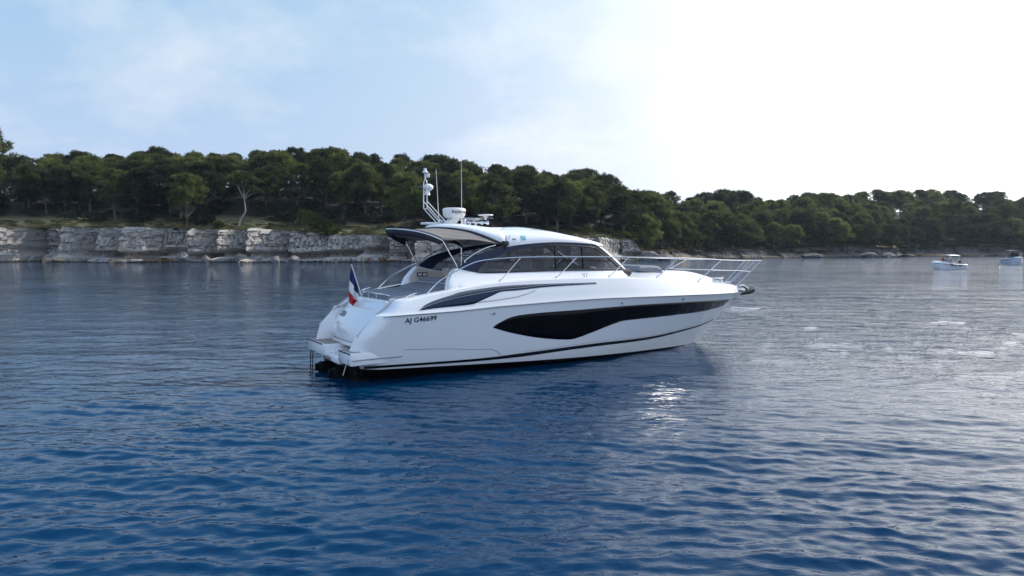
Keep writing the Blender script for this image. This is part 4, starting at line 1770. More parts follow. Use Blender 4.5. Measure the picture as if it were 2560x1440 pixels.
# dark trim along the swept aft rim
mb = MB()
full = [(p.x, p.y, p.z) for p in reversed(RIMC)] + [(p.x, -p.y, p.z) for p in RIMC[1:]]
mb.tube([(x - .01, y, z - .02) for x, y, z in full], .04, 7)
mb.build('rim_trim', M['canvas_edge'], roof)
for sd in (1, -1):
    mb = MB()
    mb.box((4.72, min(-sd * 1.36, -sd * 1.46), 3.55), (4.92, max(-sd * 1.36, -sd * 1.46), 3.68), .02)
    mb.box((4.8, min(-sd * 1.36, -sd * 1.44), 3.46), (4.88, max(-sd * 1.36, -sd * 1.44), 3.56), .01)
    mb.build('canopy_bracket', M['rubber'], roof)
    mb = MB()
    rp = [(4.99, 4.03), (5.08, 4.075), (5.63, 4.085), (6.2, 4.035), (6.9, 3.945), (7.41, 3.855)]
    mb.tube(curve_pts([(x, -sd * .92, z) for x, z in rp], 36), .017, 7)
    mb.tube([(6.2, -sd * .92, 3.95), (6.2, -sd * .92, 4.03)], .014, 6)
    mb.build('roof_rail', M['steel'], roof)
    # speaker in the lining
    mb = MB()
    mb.lathe([(.0001, .03), (.06, .03), (.075, .02), (.10, .02), (.10, -.03)], (4.9, -sd * 1.22, 3.70), 18, 'Y') if sd == 1 else mb.lathe([(.0001, -.03), (.06, -.03), (.075, -.02), (.10, -.02), (.10, .03)], (4.95, 1.24, 3.70), 18, 'Y')
    mb.build('speaker', M['steel_dull'], roof)


# emblem on the side of the roof
def roof_pt(x, z, sd=1, off=.01):
    w_, e = roof_station(x)
    c = ip(x, ROOF_C)
    q = max(0, min(1, (z - e) / (c - e)))
    sa = q ** (2.4 / 2)
    ca = math.sqrt(max(0, 1 - sa * sa))
    return PT(x, sd * (w_ * ca ** (2 / 2.7) + off), z)


def roof_patch(name, pts, mat, thick=.012):
    m_ = MB()
    m_.tube([roof_pt(x, z) for x, z in pts], thick, 5)
    m_.build(name, mat, roof)


roof_patch('roof_emblem', [(4.93, 3.84), (4.90, 3.76), (4.885, 3.69), (4.91, 3.685)], M['letter'], .008)
roof_patch('roof_emblem', [(5.06, 3.855), (5.0, 3.79), (4.955, 3.74)], M['letter'], .006)
v, f = text_geo('nia', .085, 1.0)
link_mesh('roof_lettering', [roof_pt(5.08 + p[0] * 1.15, 3.715 + p[1]) for p in v], f, M['letter'], roof, smooth=False)
m_ = MB()
m_.grid([[roof_pt(5.38 + .16 * i / 4, 3.72 + .12 * j / 4) for i in range(5)] for j in range(5)])
m_.build('roof_plaque', M['pale_blue'], roof)

# ---- sunshade stretched from the rim to an aft bow
BOW = [(2.88, 1.30, 3.68), (2.62, 1.24, 3.80), (2.30, 1.02, 3.92), (2.02, .65, 3.985), (1.84, .3, 4.01), (1.79, 0, 4.015)]
bowc = curve_pts(BOW, 30)
bow_full = [Vector((p.x, -p.y, p.z)) for p in bowc] + [Vector((p.x, p.y, p.z)) for p in reversed(bowc[:-1])]
rim_half = list(reversed(RIMC))
nb = len(bow_full)


def resample(pts, n):
    L = [0]
    for i in range(1, len(pts)):
        L.append(L[-1] + (pts[i] - pts[i - 1]).length)
    out = []
    for k in range(n):
        t_ = L[-1] * k / (n - 1)
        i = min(len(L) - 2, max(0, int(np.searchsorted(L, t_)) - 1))
        f_ = (t_ - L[i]) / max(1e-6, L[i + 1] - L[i])
        out.append(pts[i].lerp(pts[i + 1], f_))
    return out


rim_full = [Vector((p.x - .02, -p.y * .985, p.z - .03)) for p in reversed(RIMC)] + [Vector((p.x - .02, p.y * .985, p.z - .03)) for p in RIMC[1:]]
NB = 49
ra, rb = resample(bow_full, NB), resample(rim_full, NB)
rows = []
for k in range(15):
    f_ = k / 14
    row = []
    for j in range(NB):
        p = ra[j].lerp(rb[j], f_)
        ed = abs(j / (NB - 1) - .5) * 2
        sag = .035 * math.sin(math.pi * f_) * (1 - .2 * ed) + .012 * math.sin(f_ * 9 + j * .8) * math.sin(math.pi * f_)
        p.z -= sag
        if ed > .8:
            p.z += .10 * math.sin(math.pi * f_) * (ed - .8) / .2
        row.append(p)
    rows.append(row)
mb = MB()
mb.grid(rows)
shade = mb.build('sunshade', M['canvas'], yacht, angle=70)
md = shade.modifiers.new('cloth', 'SOLIDIFY')
md.thickness = .012
# hanging band along the aft bow
rows = []
for d_, dz in ((.10, .035), (.0, .02), (-.03, -.04), (.01, -.12), (.06, -.18)):
    rows.append([Vector((p.x + d_, p.y * (1.0 - .0 * d_), p.z + dz * (1 if .04 < j / (NB - 1) < .96 else .5))) for j, p in enumerate(ra)])
mb = MB()
mb.grid(rows)
band = mb.build('shade_valance', M['canvas_edge'], shade, angle=70)
md = band.modifiers.new('cloth', 'SOLIDIFY')
md.thickness = .02
mb = MB()
mb.tube(ra, .018, 7)
mb.build('shade_bow', M['steel'], shade)
for sd in (1, -1):
    mb = MB()
    mb.tube([PT(2.88, sd * 1.30, 3.66), PT(3.36, sd * 1.36, 2.84)], .019, 8)
    mb.build('support_pole', M['steel'], shade)

# ---- roof equipment
mast = MB()
for yy in (.12, -.12):
    mast.tube(curve_pts([(3.42, yy, 4.17), (3.0, yy, 4.58), (2.95, yy, 4.68), (2.95, yy, 5.1), (2.95, yy, 5.34)], 24) + [Vector(p) for p in ((2.95, yy * .75, 5.42), (2.95, 0, 5.47))], .017, 8)
    mast.tube([(2.95, yy, 4.83), (3.62, yy, 4.18)], .016, 8)
mast.tube([(2.95, 0, 5.46), (2.95, 0, 5.66)], .024, 8)
mast.tube([(2.97, -.12, 4.62), (2.97, .12, 4.62)], .018, 6)
mast = mast.build('light_mast', M['plastic'], yacht)
mb = MB()
mb.lathe([(.0001, .11), (.04, .11), (.045, .06), (.05, .03), (.085, .01), (.085, -.02), (.03, -.03)], (2.95, 0, 5.68), 16)
mb.build('anchor_light', M['plastic'], mast)
mb = MB()
mb.box((2.96, -.12, 5.52), (3.05, -.04, 5.63), .015)
mb.build('mast_bracket', M['plastic'], mast)
mb = MB()
mb.sphere((3.04, -.02, 5.24), .145, .145, .105)
mb.tube([(3.0, -.02, 5.02), (3.02, -.02, 5.16)], [.09, .05], 10)
mb.build('antenna_dome', M['plastic'], mast)
mb = MB()
mb.box((3.02, .1, 4.17), (3.5, .55, 4.24), .03)
mb.build('mast_foot', M['plastic'], mast)
radar = MB()
RC = (3.88, 0.0)
radar.lathe([(.0001, 4.355), (.22, 4.36), (.28, 4.385), (.325, 4.45), (.345, 4.56), (.345, 4.615), (.33, 4.645), (.27, 4.665), (.0001, 4.672)], (RC[0], RC[1], 0), 40)
radar = radar.build('radar', M['plastic'], yacht, angle=60)
mb = MB()
pr = [(3.55, 4.19), (3.88, 4.19), (4.02, 4.36), (3.76, 4.36)]
b0 = len(mb.v)
for yy in (-.13, .13):
    mb.v += [(x, yy, z) for x, z in pr]
mb.f += [(0, 1, 2, 3), (7, 6, 5, 4), (0, 4, 5, 1), (1, 5, 6, 2), (2, 6, 7, 3), (3, 7, 4, 0)]
mb.build('radar_pedestal', M['plastic'], radar, smooth=False)
v, f = text_geo('Raymarine', .12, 1.0)
wd = max(p[0] for p in v)
vv = []
for p in v:
    ang = R(-128) + (p[0] / wd) * R(92)
    zz_ = 4.505 + p[1]
    rr_ = float(np.interp(zz_, [4.385, 4.45, 4.56, 4.615], [.28, .325, .345, .345])) + .004
    vv.append((RC[0] + rr_ * math.cos(ang), RC[1] + rr_ * math.sin(ang), zz_))
link_mesh('radar_lettering', vv, f, M['letter_red'], radar, smooth=False)
for (x0, y0, z0, x1, y1, z1) in ((3.62, .5, 4.22, 3.53, .5, 5.83), (3.94, -.38, 4.14, 3.93, -.38, 5.96)):
    mb = MB()
    mb.tube([(x0, y0, z0), (x0, y0, z0 + .12), (x0 + (x1 - x0) * .1, y0, z0 + .18), (x1, y1, z1)], [.03, .022, .012, .006], 7)
    mb.build('whip_antenna', M['plastic'], yacht)
sat = MB()
sat.lathe([(.0001, 4.455), (.20, 4.457), (.235, 4.475), (.225, 4.495), (.1, 4.505), (.0001, 4.507)], (4.95, 0, 0), 26)
sat.lathe([(.03, 4.33), (.04, 4.40), (.09, 4.458)], (4.95, 0, 0), 12)
sat = sat.build('satellite_disc', M['plastic'], yacht, angle=60)
mb = MB()
mb.tube([(4.0, .12, 4.38), (4.75, .03, 4.375), (4.86, .0, 4.40), (5.2, .0, 4.38)], .016, 6)
mb.tube([(4.0, -.12, 4.31), (4.8, -.03, 4.335), (4.95, .0, 4.41)], .016, 6)
mb.tube(curve_pts([(3.45, .2, 4.40), (3.48, .2, 4.32), (3.62, .1, 4.28), (3.66, .1, 4.2)], 14), .012, 6)
mb.build('disc_bracket', M['steel'], sat)
for (xx, yy) in ((4.25, -.30), (4.38, -.42)):
    mb = MB()
    mb.tube([(xx - .1, yy, 4.24), (xx + .05, yy, 4.24), (xx + .34, yy, 4.235), (xx + .42, yy, 4.235)], [.035, .018, .03, .065], 10)
    mb.box((xx - .04, yy - .03, 4.14), (xx + .03, yy + .03, 4.23), .01)
    mb.build('horn', M['steel'], yacht)
mb = MB()
mb.box((4.05, -.30, 4.15), (4.15, -.2, 4.27), .02)
mb.sphere((4.1, -.25, 4.29), .05)
mb.build('searchlight', M['steel'], yacht)
# sunroof panel with dark runners
mb = MB()
rows = []
for i in range(9):
    x = 5.0 + 1.9 * i / 8
    rows.append([(x, -.62 + 1.24 * j / 8, ip(x, ROOF_C) + .012 - .05 * (abs(j - 4) / 4) ** 2) for j in range(9)])
mb.grid(rows)
mb.build('sunroof', M['tint'], roof)

# ---- guard rail round the fore deck
def rail_plan(x):
    return min(1.80, max(.16, h_yr(x) - .27))


def guard_rail(sd):
    top = [(2.15, 1.78, 2.24), (2.40, 1.78, 2.47), (2.70, 1.78, 2.68), (3.37, 1.78, 2.99), (3.93, 1.79, 3.14), (5.1, 1.80, 3.21), (7.08, 1.80, 3.21),
           (9.12, 1.74, 3.19), (11.41, rail_plan(11.2), 3.15), (13.0, rail_plan(12.75), 3.10), (14.15, rail_plan(13.7), 3.05), (15.6, rail_plan(14.8), 3.01), (16.93, .26, 2.99)]
    m_ = MB()
    m_.tube([PT(p.x, sd * p.y, p.z) for p in curve_pts(top, 90)], .018, 8)
    gr_ = m_.build('guard_rail', M['steel'], yacht)
    tops = curve_pts(top, 240)
    for (xb, zb_, xt) in ((4.33, 2.51, 5.1), (6.23, 2.56, 7.08), (8.21, 2.555, 9.12), (10.28, 2.50, 11.41), (12.64, 2.36, 14.15), (15.65, 2.10, 16.93)):
        pt = min(tops, key=lambda p: abs(p.x - xt))
        yb_ = max(.20, h_yr(xb) - .27) if xb < 15 else .24
        m_ = MB()
        m_.tube([PT(xb, sd * yb_, zb_ - .04), PT(xb + (xt - xb) * .12, sd * (yb_ + (pt.y - yb_) * .12), zb_ + (pt.z - zb_) * .12)], .024, 7)
        m_.tube([PT(xb, sd * yb_, zb_ - .04), PT(pt.x, sd * pt.y, pt.z)], .015, 7)
        m_.build('stanchion', M['steel'], gr_)
    m_ = MB()
    mid = [(13.40, rail_plan(13.1), 2.70), (14.6, rail_plan(14.1), 2.66), (15.5, rail_plan(14.7), 2.63), (16.32, .25, 2.58)]
    m_.tube([PT(p.x, sd * p.y, p.z) for p in curve_pts(mid, 24)], .015, 7)
    m_.build('mid_rail', M['steel'], gr_)


both(guard_rail)
# extra pulpit post on each side
mb = MB()
for yy in (.13, -.13):
    mb.tube([(15.35, yy, 2.12), (16.6, yy * 2.0, 2.99)], .014, 7)
mb.build('pulpit_post', M['steel'], yacht)

# ---- anchor on the bow roller
mb = MB()
mb.box((15.9, -.09, 1.84), (16.25, .09, 1.93), .02)
mb.tube([(16.2, -.1, 1.86), (16.2, .1, 1.86)], .05, 10)
anchor = mb.build('bow_roller', M['steel'], yacht)
mb = MB()
mb.tube(curve_pts([(16.0, 0, 2.0), (16.22, 0, 2.03), (16.45, 0, 1.93), (16.52, 0, 1.80)], 16), [.05] * 17, 8) if False else mb.tube(curve_pts([(16.0, 0, 2.0), (16.22, 0, 2.03), (16.45, 0, 1.93), (16.52, 0, 1.80)], 12), .05, 8)
mb.build('anchor_shank', M['steel_dull'], anchor)
mb = MB()
mb.tube([(16.12, 0, 1.70), (16.30, 0, 1.74), (16.55, 0, 1.80), (16.78, 0, 1.86), (16.80, 0, 1.865)], [.02, .06, .11, .115, .06], 12)
mb.build('anchor_fluke', M['rubber'], anchor)
mb = MB()
mb.box((14.6, -.16, 2.28), (14.95, .16, 2.38), .04)
mb.sphere((15.1, .0, 2.32), .06, .06, .09)
mb.build('windlass', M['steel'], yacht)

# ---- fore deck sunbed with raised head
pad([(10.45, 2.88), (10.8, 2.90), (11.25, 2.87), (11.42, 2.80)], .75, .18, 'foredeck_headrest', M['cushion'], yacht)
mb = MB()
mb.box((11.9, -.28, 2.71), (12.4, .28, 2.735), .01)
mb.build('deck_hatch', M['tint'], yacht)

# ---- saloon: seats, helm, dash, seen through the glass
def seat(x, y, w_, top, back=True, name='helm_seat'):
    m_ = MB()
    m_.box((x - .25, y - w_ / 2, 2.58), (x + .28, y + w_ / 2, 2.80), .05)
    bm = bmesh.new()
    bmesh.ops.create_cube(bm, size=1)
    for v_ in bm.verts:
        v_.co = Vector((v_.co.x * .15, v_.co.y * w_, v_.co.z * (top - 2.62)))
    bmesh.ops.bevel(bm, geom=list(bm.edges), offset=.06, segments=3, profile=.6, affect='EDGES')
    m_.add_bm(bm, Matrix.Translation((x - .27, y, (top + 2.62) / 2)) @ Matrix.Rotation(R(-12), 4, 'Y'))
    return m_.build(name, M['cream'], yacht)


seat(6.75, -.75, .62, 3.19)
seat(6.22, -.75, .62, 3.17)
seat(6.4, .75, .9, 3.0)
mb = MB()
mb.box((4.1, -1.35, 2.58), (5.6, -.9, 2.80), .05)
mb.box((4.05, -1.42, 2.58), (5.3, -1.22, 2.90), .05)
mb.build('sofa', M['cream'], yacht)
mb = MB()
mb.box((4.1, .9, 2.58), (6.0, 1.36, 2.86), .05)
mb.build('sofa', M['cream'], yacht)
mb = MB()
mb.box((7.75, -1.25, 2.58), (9.7, 1.25, 2.80), .08)
mb.box((7.72, -1.15, 2.62), (8.1, -.35, 2.93), .07)
mb.build('dashboard', M['dash'], yacht)
wheel = MB()
Wm = Matrix.Translation((7.58, -.75, 2.97)) @ Matrix.Rotation(R(62), 4, 'Y')
ring = [Wm @ Vector((.19 * math.cos(a), .19 * math.sin(a), 0)) for a in np.linspace(0, 2 * math.pi, 29)]
wheel.tube(ring, .018, 7, caps=False)
for a in (0.5, 2.6, 4.7):
    wheel.tube([Wm @ Vector((0, 0, -.02)), Wm @ Vector((.19 * math.cos(a), .19 * math.sin(a), 0))], .014, 6)
wheel.tube([Wm @ Vector((0, 0, 0)), Wm @ Vector((0, 0, -.14))], .03, 8)
wheel.build('steering_wheel', M['rubber'], yacht)
mb = MB()
mb.sphere((8.6, -.5, 2.83), .16, .12, .05)
mb.build('compass', M['plastic'], yacht)
# aft saloon door frame
mb = MB()
mb.tube([(4.62, 1.0, 2.55), (4.62, 1.0, 3.5)], .02, 6)
mb.tube([(4.62, -1.1, 3.24), (4.62, 1.1, 3.24)], .018, 6)
mb.build('door_frame', M['steel'], yacht)

# ---- the ensign at the stern: a thing of its own, stepped in a socket
flag = empty('ensign_flag', (-5.05, 20.1, 0), R(30.9))
tag(flag, 'blue, white and red ensign hanging from a tilted white pole at the stern', 'flag')
mb = MB()
P0, P1 = Vector((1.20, .55, 2.05)), Vector((.90, .55, 3.00))
mb.tube([P0, P0.lerp(P1, .5), P1], [.02, .018, .014], 8)
mb.sphere(tuple(P1), .022)
mb.build('flagpole', M['plastic'], flag)


def cloth():
    """furled ensign: strips run along the fly, folds hang under the hoist"""
    n_u, n_v = 36, 24
    rows = []
    for i in range(n_u + 1):
        u = i / n_u                      # hoist 0 .. fly 1
        row = []
        for j in range(n_v + 1):
            v_ = j / n_v                 # top 0 .. bottom 1
            h0 = P1.lerp(P0, .06 + .66 * v_)
            # the free end swings down and aft, gathered in folds
            drop = u * (1.0 - .50 * v_) + .10 * u * math.sin(math.pi * v_)
            fold = .075 * math.sin(v_ * 11 + u * 1.5) * min(1, u * 3) + .03 * math.sin(u * 8)
            x = h0.x - .05 * u - .05 * u * v_ - .05 * math.sin(math.pi * u) * (1 - v_)
            y = h0.y + fold + .05 * u
            z = h0.z - drop
            row.append((x, y, z))
        rows.append(row)
    for (i0, i1, m_, nm) in ((0, 12, 'flag_blue', 'blue_stripe'), (12, 24, 'flag_white', 'white_stripe'), (24, 36, 'flag_red', 'red_stripe')):
        g = MB()
        g.grid(rows[i0:i1 + 1])
        yield g.build(nm, M[m_], None, angle=80)


parts = list(cloth())
cl = parts[0]
# one cloth with three coloured stripes
bm = bmesh.new()
mats = []
for k, p in enumerate(parts):
    s0 = len(bm.faces)
    bm.from_mesh(p.data)
    bm.faces.ensure_lookup_table()
    for fc in bm.faces[s0:]:
        fc.material_index = k
        fc.smooth = True
    mats.append(p.data.materials[0])
for p in parts:
    bpy.data.objects.remove(p)
bmesh.ops.remove_doubles(bm, verts=list(bm.verts), dist=1e-4)
me = bpy.data.meshes.new('flag_cloth')
bm.to_mesh(me)
bm.free()
for m_ in mats:
    me.materials.append(m_)
o = bpy.data.objects.new('flag_cloth', me)
COL.objects.link(o)
o.parent = flag

#@@END_YACHT@@
#@@BOATS@@
# ------------------------------------------------------------------ two small motorboats further out
def small_boat(L, B, free, name, label, loc, rz, hull_mat, top_mat, top_x, top_z, cuddy=True, ws_h=.52):
    root = empty(name, loc, rz)
    tag(root, label, 'motorboat')

    def plan(x):
        u = x / L
        return B / 2 * (0.90 + 0.10 * min(1, u * 4)) * (1 - max(0, (u - .42) / .58) ** 2.3)

    def sheer(x):
        u = x / L
        return free * (0.86 + 0.34 * u ** 1.6)

    mb_ = MB()
    rows = []
    N = 36
    for k in range(N + 1):
        x = L * k / N
        u = x / L
        stem = max(0, (u - .80) / .20)
        zb_ = -.35 + (sheer(x) + .30) * stem ** 1.5 * .95
        w_ = plan(x)
        zs = sheer(x)
        ch = -.02 + (zs * .75) * stem ** 1.2
        row = [(x, 0, zb_), (x, w_ * .74 * (1 - stem * .8), max(zb_, ch)), (x, w_ * .9, (ch + zs) / 2 + .02), (x, w_ * 1.0, zs - .06), (x, w_ * 1.015, zs - .03), (x, w_ * .97, zs)]
        rows.append([(a, b, c) for a, b, c in row])
    mb_.grid(rows, flip=True)
    mb_.grid([[(a, -b, c) for a, b, c in r] for r in rows])
    # transom
    b0 = len(mb_.v)
    r0 = rows[0]
    mb_.v += [(a, b, c) for a, b, c in r0] + [(a, -b, c) for a, b, c in r0[::-1]]
    mb_.f.append(tuple(b0 + i for i in range(2 * len(r0))))
    hb = mb_.build('hull', hull_mat, root, angle=30)
    # deck
    mb_ = MB()
    rows = []
    for k in range(20):
        x = L * (.50 + .50 * k / 19)
        w_ = plan(x) * .96
        zs = sheer(x)
        hump = (.34 if cuddy else .16) * math.sin(math.pi * min(1, max(0, (x / L - .46) / .54))) ** .8
        rows.append([(x, w_ * s, zs + hump * (1 - abs(s) ** 2.4)) for s in np.linspace(-1, 1, 15)])
    mb_.grid(rows)
    mb_.build('foredeck', M['gelcoat'], root, angle=50)
    mb_ = MB()
    for sd in (1, -1):
        rows = []
        for k in range(14):
            x = .05 + (L * .52 - .05) * k / 13
            w_ = plan(x)
            zs = sheer(x)
            rows.append([(x, sd * w_ * .99, zs - .01), (x, sd * w_ * .95, zs + .05), (x, sd * (w_ - .24), zs + .05), (x, sd * (w_ - .26), .35)])
        mb_.grid(rows, flip=(sd == -1))
    mb_.box((.05, -B * .42, .28), (L * .55, B * .42, .36))
    mb_.box((.0, -B * .44, .3), (.5, B * .44, sheer(0) + .04), .04)
    mb_.build('cockpit', M['gelcoat_matt'], root, angle=40)
    mb_ = MB()
    mb_.box((-.55, -B * .36, .20), (.05, B * .36, .27), .02)
    mb_.build('swim_platform', M['gelcoat'], root)
    mb_ = MB()
    mb_.box((-.45, -.17, -.4), (-.05, .17, .55), .06)
    mb_.box((-.5, -.22, .5), (.05, .22, .95), .09)
    mb_.build('outboard_motor', M['rubber'], root)
    # dark line along the side
    mb_ = MB()
    for sd in (1, -1):
        mb_.tube([(x, sd * plan(x) * 1.02, sheer(x) - .09) for x in np.linspace(.02, L * .985, 30)], .035, 5)
    mb_.build('rub_rail', M['letter'], root)
    # windscreen and frame
    xw = L * .53
    ww = plan(xw) * .80
    zw = sheer(xw) + (.30 if cuddy else .15)
    mb_ = MB()
    rows = []
    for f_ in np.linspace(0, 1, 4):
        rows.append([(xw + .32 - .42 * f_ - .30 * abs(s) ** 3, ww * s, zw - .08 + ws_h * f_) for s in np.linspace(-1, 1, 13)])
    mb_.grid(rows)
    gl = mb_.build('windscreen', M['glass'] if ws_h < .6 else M['tint'], root, angle=60)  # tall screen gets black glass, the dark interior put into its colour
    mb_ = MB()
    mb_.tube(rows[-1], .022, 5)
    mb_.tube([rows[k][0] for k in range(4)], .02, 5)
    mb_.tube([rows[k][-1] for k in range(4)], .02, 5)
    mb_.tube([rows[k][6] for k in range(4)], .014, 5)
    mb_.build('windscreen_frame', M['steel_dull'], gl)
    mb_ = MB()
    mb_.box((xw - .75, -B * .36, .36), (xw - .35, -B * .08, sheer(xw) + .22), .05)
    mb_.box((xw - .75, B * .08, .36), (xw - .35, B * .36, sheer(xw) + .22), .05)
    mb_.box((.5, -B * .38, .36), (1.0, B * .38, .72), .06)
    mb_.build('seats', M['cream'], root)
    # bimini
    x0, x1 = top_x
    mb_ = MB()
    rows = []
    for i in range(9):
        f_ = i / 8
        x = x0 + (x1 - x0) * f_
        rows.append([(x, B * .40 * s, top_z + .06 * math.sin(math.pi * f_) - .14 * abs(s) ** 2.5) for s in np.linspace(-1, 1, 13)])
    mb_.grid(rows)
    bt = mb_.build('bimini_top', top_mat, root, angle=70)
    md_ = bt.modifiers.new('cloth', 'SOLIDIFY')
    md_.thickness = .05 if ws_h < .6 else .13
    mb_ = MB()
    for sd in (1, -1):
        xm = (x0 + x1) / 2
        mb_.tube([(xm, sd * plan(xm) * .92, sheer(xm)), (x0 + .05, sd * B * .40, top_z - .14)], .022, 5)
        mb_.tube([(xm, sd * plan(xm) * .92, sheer(xm)), (x1 - .05, sd * B * .40, top_z - .14)], .022, 5)
        mb_.tube([(x1 + .4, sd * plan(x1) * .9, sheer(x1)), (x1 - .05, sd * B * .40, top_z - .14)], .018, 5)
    mb_.build('bimini_poles', M['plastic'], bt)
    # bow rail
    mb_ = MB()
    for sd in (1, -1):
        path = [(x, sd * plan(x) * .88, sheer(x) + .34) for x in np.linspace(L * .60, L * .97, 12)]
        mb_.tube(path, .018, 5)
        for q in (0, 4, 8, 11):
            p = path[q]
            mb_.tube([(p[0] - .06, p[1], p[2] - .34), p], .014, 5)
    mb_.build('bow_rail', M['steel'], root)
    return root, plan, sheer


def figure(name, label, joints, radii, edges, head, cloth_mat, cloth_ids, loc, rz, hair_mat):
    """one continuous skinned body; clothing grown from the same joints, a little thicker"""
    def skin(nm, ids, extra, mat, parent):
        idx = {j: i for i, j in enumerate(ids)}
        me_ = bpy.data.meshes.new(nm)
        me_.from_pydata([joints[j] for j in ids], [(idx[a], idx[b]) for a, b in edges if a in idx and b in idx], [])
        o_ = bpy.data.objects.new(nm, me_)
        COL.objects.link(o_)
        md_ = o_.modifiers.new('skin', 'SKIN')
        md_.use_smooth_shade = True
        sv = me_.skin_vertices[0].data
        for j in ids:
            sv[idx[j]].radius = (radii[j] + extra, radii[j] + extra)
            sv[idx[j]].use_root = (j == 'pelvis')
        sub = o_.modifiers.new('smooth', 'SUBSURF')
        sub.levels = sub.render_levels = 2
        me_.materials.append(mat)
        o_.parent = parent
        return o_
    root = empty(name, loc, rz)
    tag(root, label, 'person')
    skin('body', list(joints), 0.0, M['skin'], root)
    skin('clothing', cloth_ids, .018, cloth_mat, root)
    hx, hy, hz = head
    m_ = MB()
    m_.sphere((hx, hy, hz + .025), .098, .088, .105, 14, 10)
    m_.build('hair', hair_mat, root)
    m_ = MB()
    m_.sphere((hx + .035, hy, hz - .01), .078, .068, .105, 14, 10)
    m_.tube([(hx + .10, hy, hz + .0), (hx + .128, hy, hz - .025)], [.012, .018], 6)
    m_.build('face', M['skin'], root)
    return root


B1 = ((2372 - 1280) / 1850 * 120.5, 120.5, 0)
b1, plan1, sheer1 = small_boat(6.0, 2.3, .95, 'speedboat', 'small white speedboat with people aboard and a pale bimini, bow to the left',
                               (B1[0] + 2.75, B1[1] + .9, 0), R(193), M['gelcoat'], M['plastic'], (1.35, 3.35), 2.30)
m_ = MB()
m_.tube([(2.2, plan1(2.2) + .06, .72), (3.3, plan1(3.3) + .06, .74)], [.09, .09], 8)
m_.build('fender', M['rubber'], b1)
m_ = MB()
m_.box((1.2, plan1(1.4) * .985, .50), (1.75, plan1(1.4) * 1.0 + .01, .66), .01)
m_.build('side_emblem', M['letter'], b1, smooth=False)
b2, plan2, sheer2 = small_boat(6.6, 2.7, 1.25, 'motorboat', 'white motorboat with a dark canopy at the right edge of the photo, seen bow on',
                               ((2533 - 1280) / 1850 * 155 + 0.7, 158.5, 0), R(-99), M['gelcoat'], M['canvas'], (1.5, 4.1), 2.85, ws_h=.95)


def boat_point(b, x, y, z):
    return tuple(Matrix.Translation(b.location) @ Matrix.Rotation(b.rotation_euler.z, 4, 'Z') @ Vector((x, y, z)))


BODY = {'pelvis': .125, 'waist': .12, 'chest': .145, 'neck': .05, 'skull': .06, 'sh_l': .06, 'sh_r': .06, 'el_l': .042, 'el_r': .042, 'wr_l': .03, 'wr_r': .03,
        'ha_l': .035, 'ha_r': .035, 'hip_l': .09, 'hip_r': .09, 'kn_l': .06, 'kn_r': .06, 'an_l': .042, 'an_r': .042, 'to_l': .035, 'to_r': .035}
EDGES = [('pelvis', 'waist'), ('waist', 'chest'), ('chest', 'neck'), ('neck', 'skull'), ('chest', 'sh_l'), ('chest', 'sh_r'), ('sh_l', 'el_l'), ('sh_r', 'el_r'),
         ('el_l', 'wr_l'), ('el_r', 'wr_r'), ('wr_l', 'ha_l'), ('wr_r', 'ha_r'), ('pelvis', 'hip_l'), ('pelvis', 'hip_r'), ('hip_l', 'kn_l'), ('hip_r', 'kn_r'),
         ('kn_l', 'an_l'), ('kn_r', 'an_r'), ('an_l', 'to_l'), ('an_r', 'to_r')]
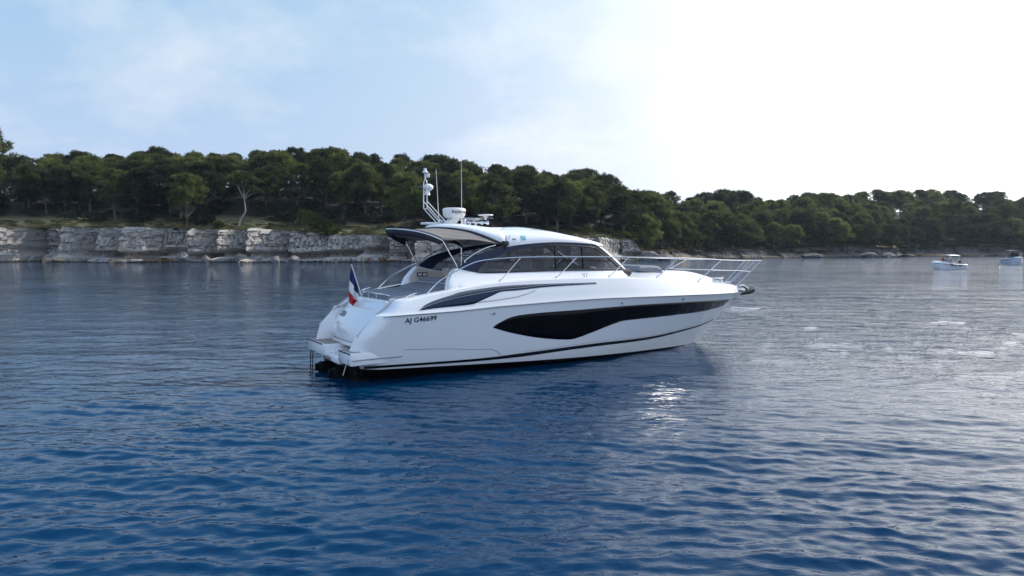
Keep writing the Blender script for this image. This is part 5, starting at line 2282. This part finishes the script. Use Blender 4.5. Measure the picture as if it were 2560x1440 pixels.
# sitting on the cabin top, leaning forward over the bow, knees drawn up
J1 = {'pelvis': (0, 0, .12), 'waist': (.10, 0, .30), 'chest': (.24, 0, .50), 'neck': (.34, 0, .66), 'skull': (.40, 0, .74),
      'sh_l': (.26, .19, .56), 'sh_r': (.26, -.19, .56), 'el_l': (.44, .24, .36), 'el_r': (.44, -.24, .36), 'wr_l': (.62, .16, .24), 'wr_r': (.62, -.16, .24),
      'ha_l': (.70, .14, .22), 'ha_r': (.70, -.14, .22), 'hip_l': (.04, .10, .11), 'hip_r': (.04, -.10, .11), 'kn_l': (.44, .16, .26), 'kn_r': (.44, -.16, .26),
      'an_l': (.72, .15, .02), 'an_r': (.72, -.15, .02), 'to_l': (.86, .16, -.01), 'to_r': (.86, -.16, -.01)}
figure('person', 'person in red clothes leaning forward on the cabin top of the small speedboat', J1, BODY, EDGES, (.44, 0, .82), M['red_cloth'],
       ['pelvis', 'waist', 'chest', 'sh_l', 'sh_r', 'el_l', 'el_r', 'hip_l', 'hip_r', 'kn_l', 'kn_r'], boat_point(b1, 3.75, .1, 1.30), b1.rotation_euler.z, M['hair'])
# seated in the cockpit
J2 = {'pelvis': (0, 0, .12), 'waist': (-.02, 0, .32), 'chest': (-.02, 0, .52), 'neck': (.0, 0, .70), 'skull': (.02, 0, .78),
      'sh_l': (-.01, .19, .58), 'sh_r': (-.01, -.19, .58), 'el_l': (.08, .27, .34), 'el_r': (.08, -.27, .34), 'wr_l': (.30, .2, .24), 'wr_r': (.30, -.2, .24),
      'ha_l': (.38, .18, .22), 'ha_r': (.38, -.18, .22), 'hip_l': (.04, .10, .11), 'hip_r': (.04, -.10, .11), 'kn_l': (.45, .13, .14), 'kn_r': (.45, -.13, .14),
      'an_l': (.47, .13, -.30), 'an_r': (.47, -.13, -.30), 'to_l': (.62, .14, -.33), 'to_r': (.62, -.14, -.33)}
figure('person', 'person in dark clothes sitting in the stern of the small speedboat', J2, BODY, EDGES, (.03, 0, .86), M['dark_cloth'],
       ['pelvis', 'waist', 'chest', 'sh_l', 'sh_r', 'el_l', 'el_r', 'hip_l', 'hip_r', 'kn_l', 'kn_r'], boat_point(b1, .82, .35, .74), b1.rotation_euler.z, M['hair'])

#@@END_BOATS@@
#@@HAZE@@
# ------------------------------------------------------------------ haze: one box of thin air round everything
def build_haze():
    m, t, out = material('thin_haze')
    v = t.n('ShaderNodeVolumePrincipled')
    v.inputs['Color'].default_value = (0.66, 0.82, 1.0, 1)
    v.inputs['Density'].default_value = 0.00009
    v.inputs['Anisotropy'].default_value = 0.5
    t.link(v.outputs[0], out.inputs['Volume'])
    mb = MB()
    mb.box((-12500, -12500, -3.0), (12500, 12500, 60.0))
    o = mb.build('haze', m, None, smooth=False)
    tag(o, kind='stuff')


build_haze()

#@@END_HAZE@@
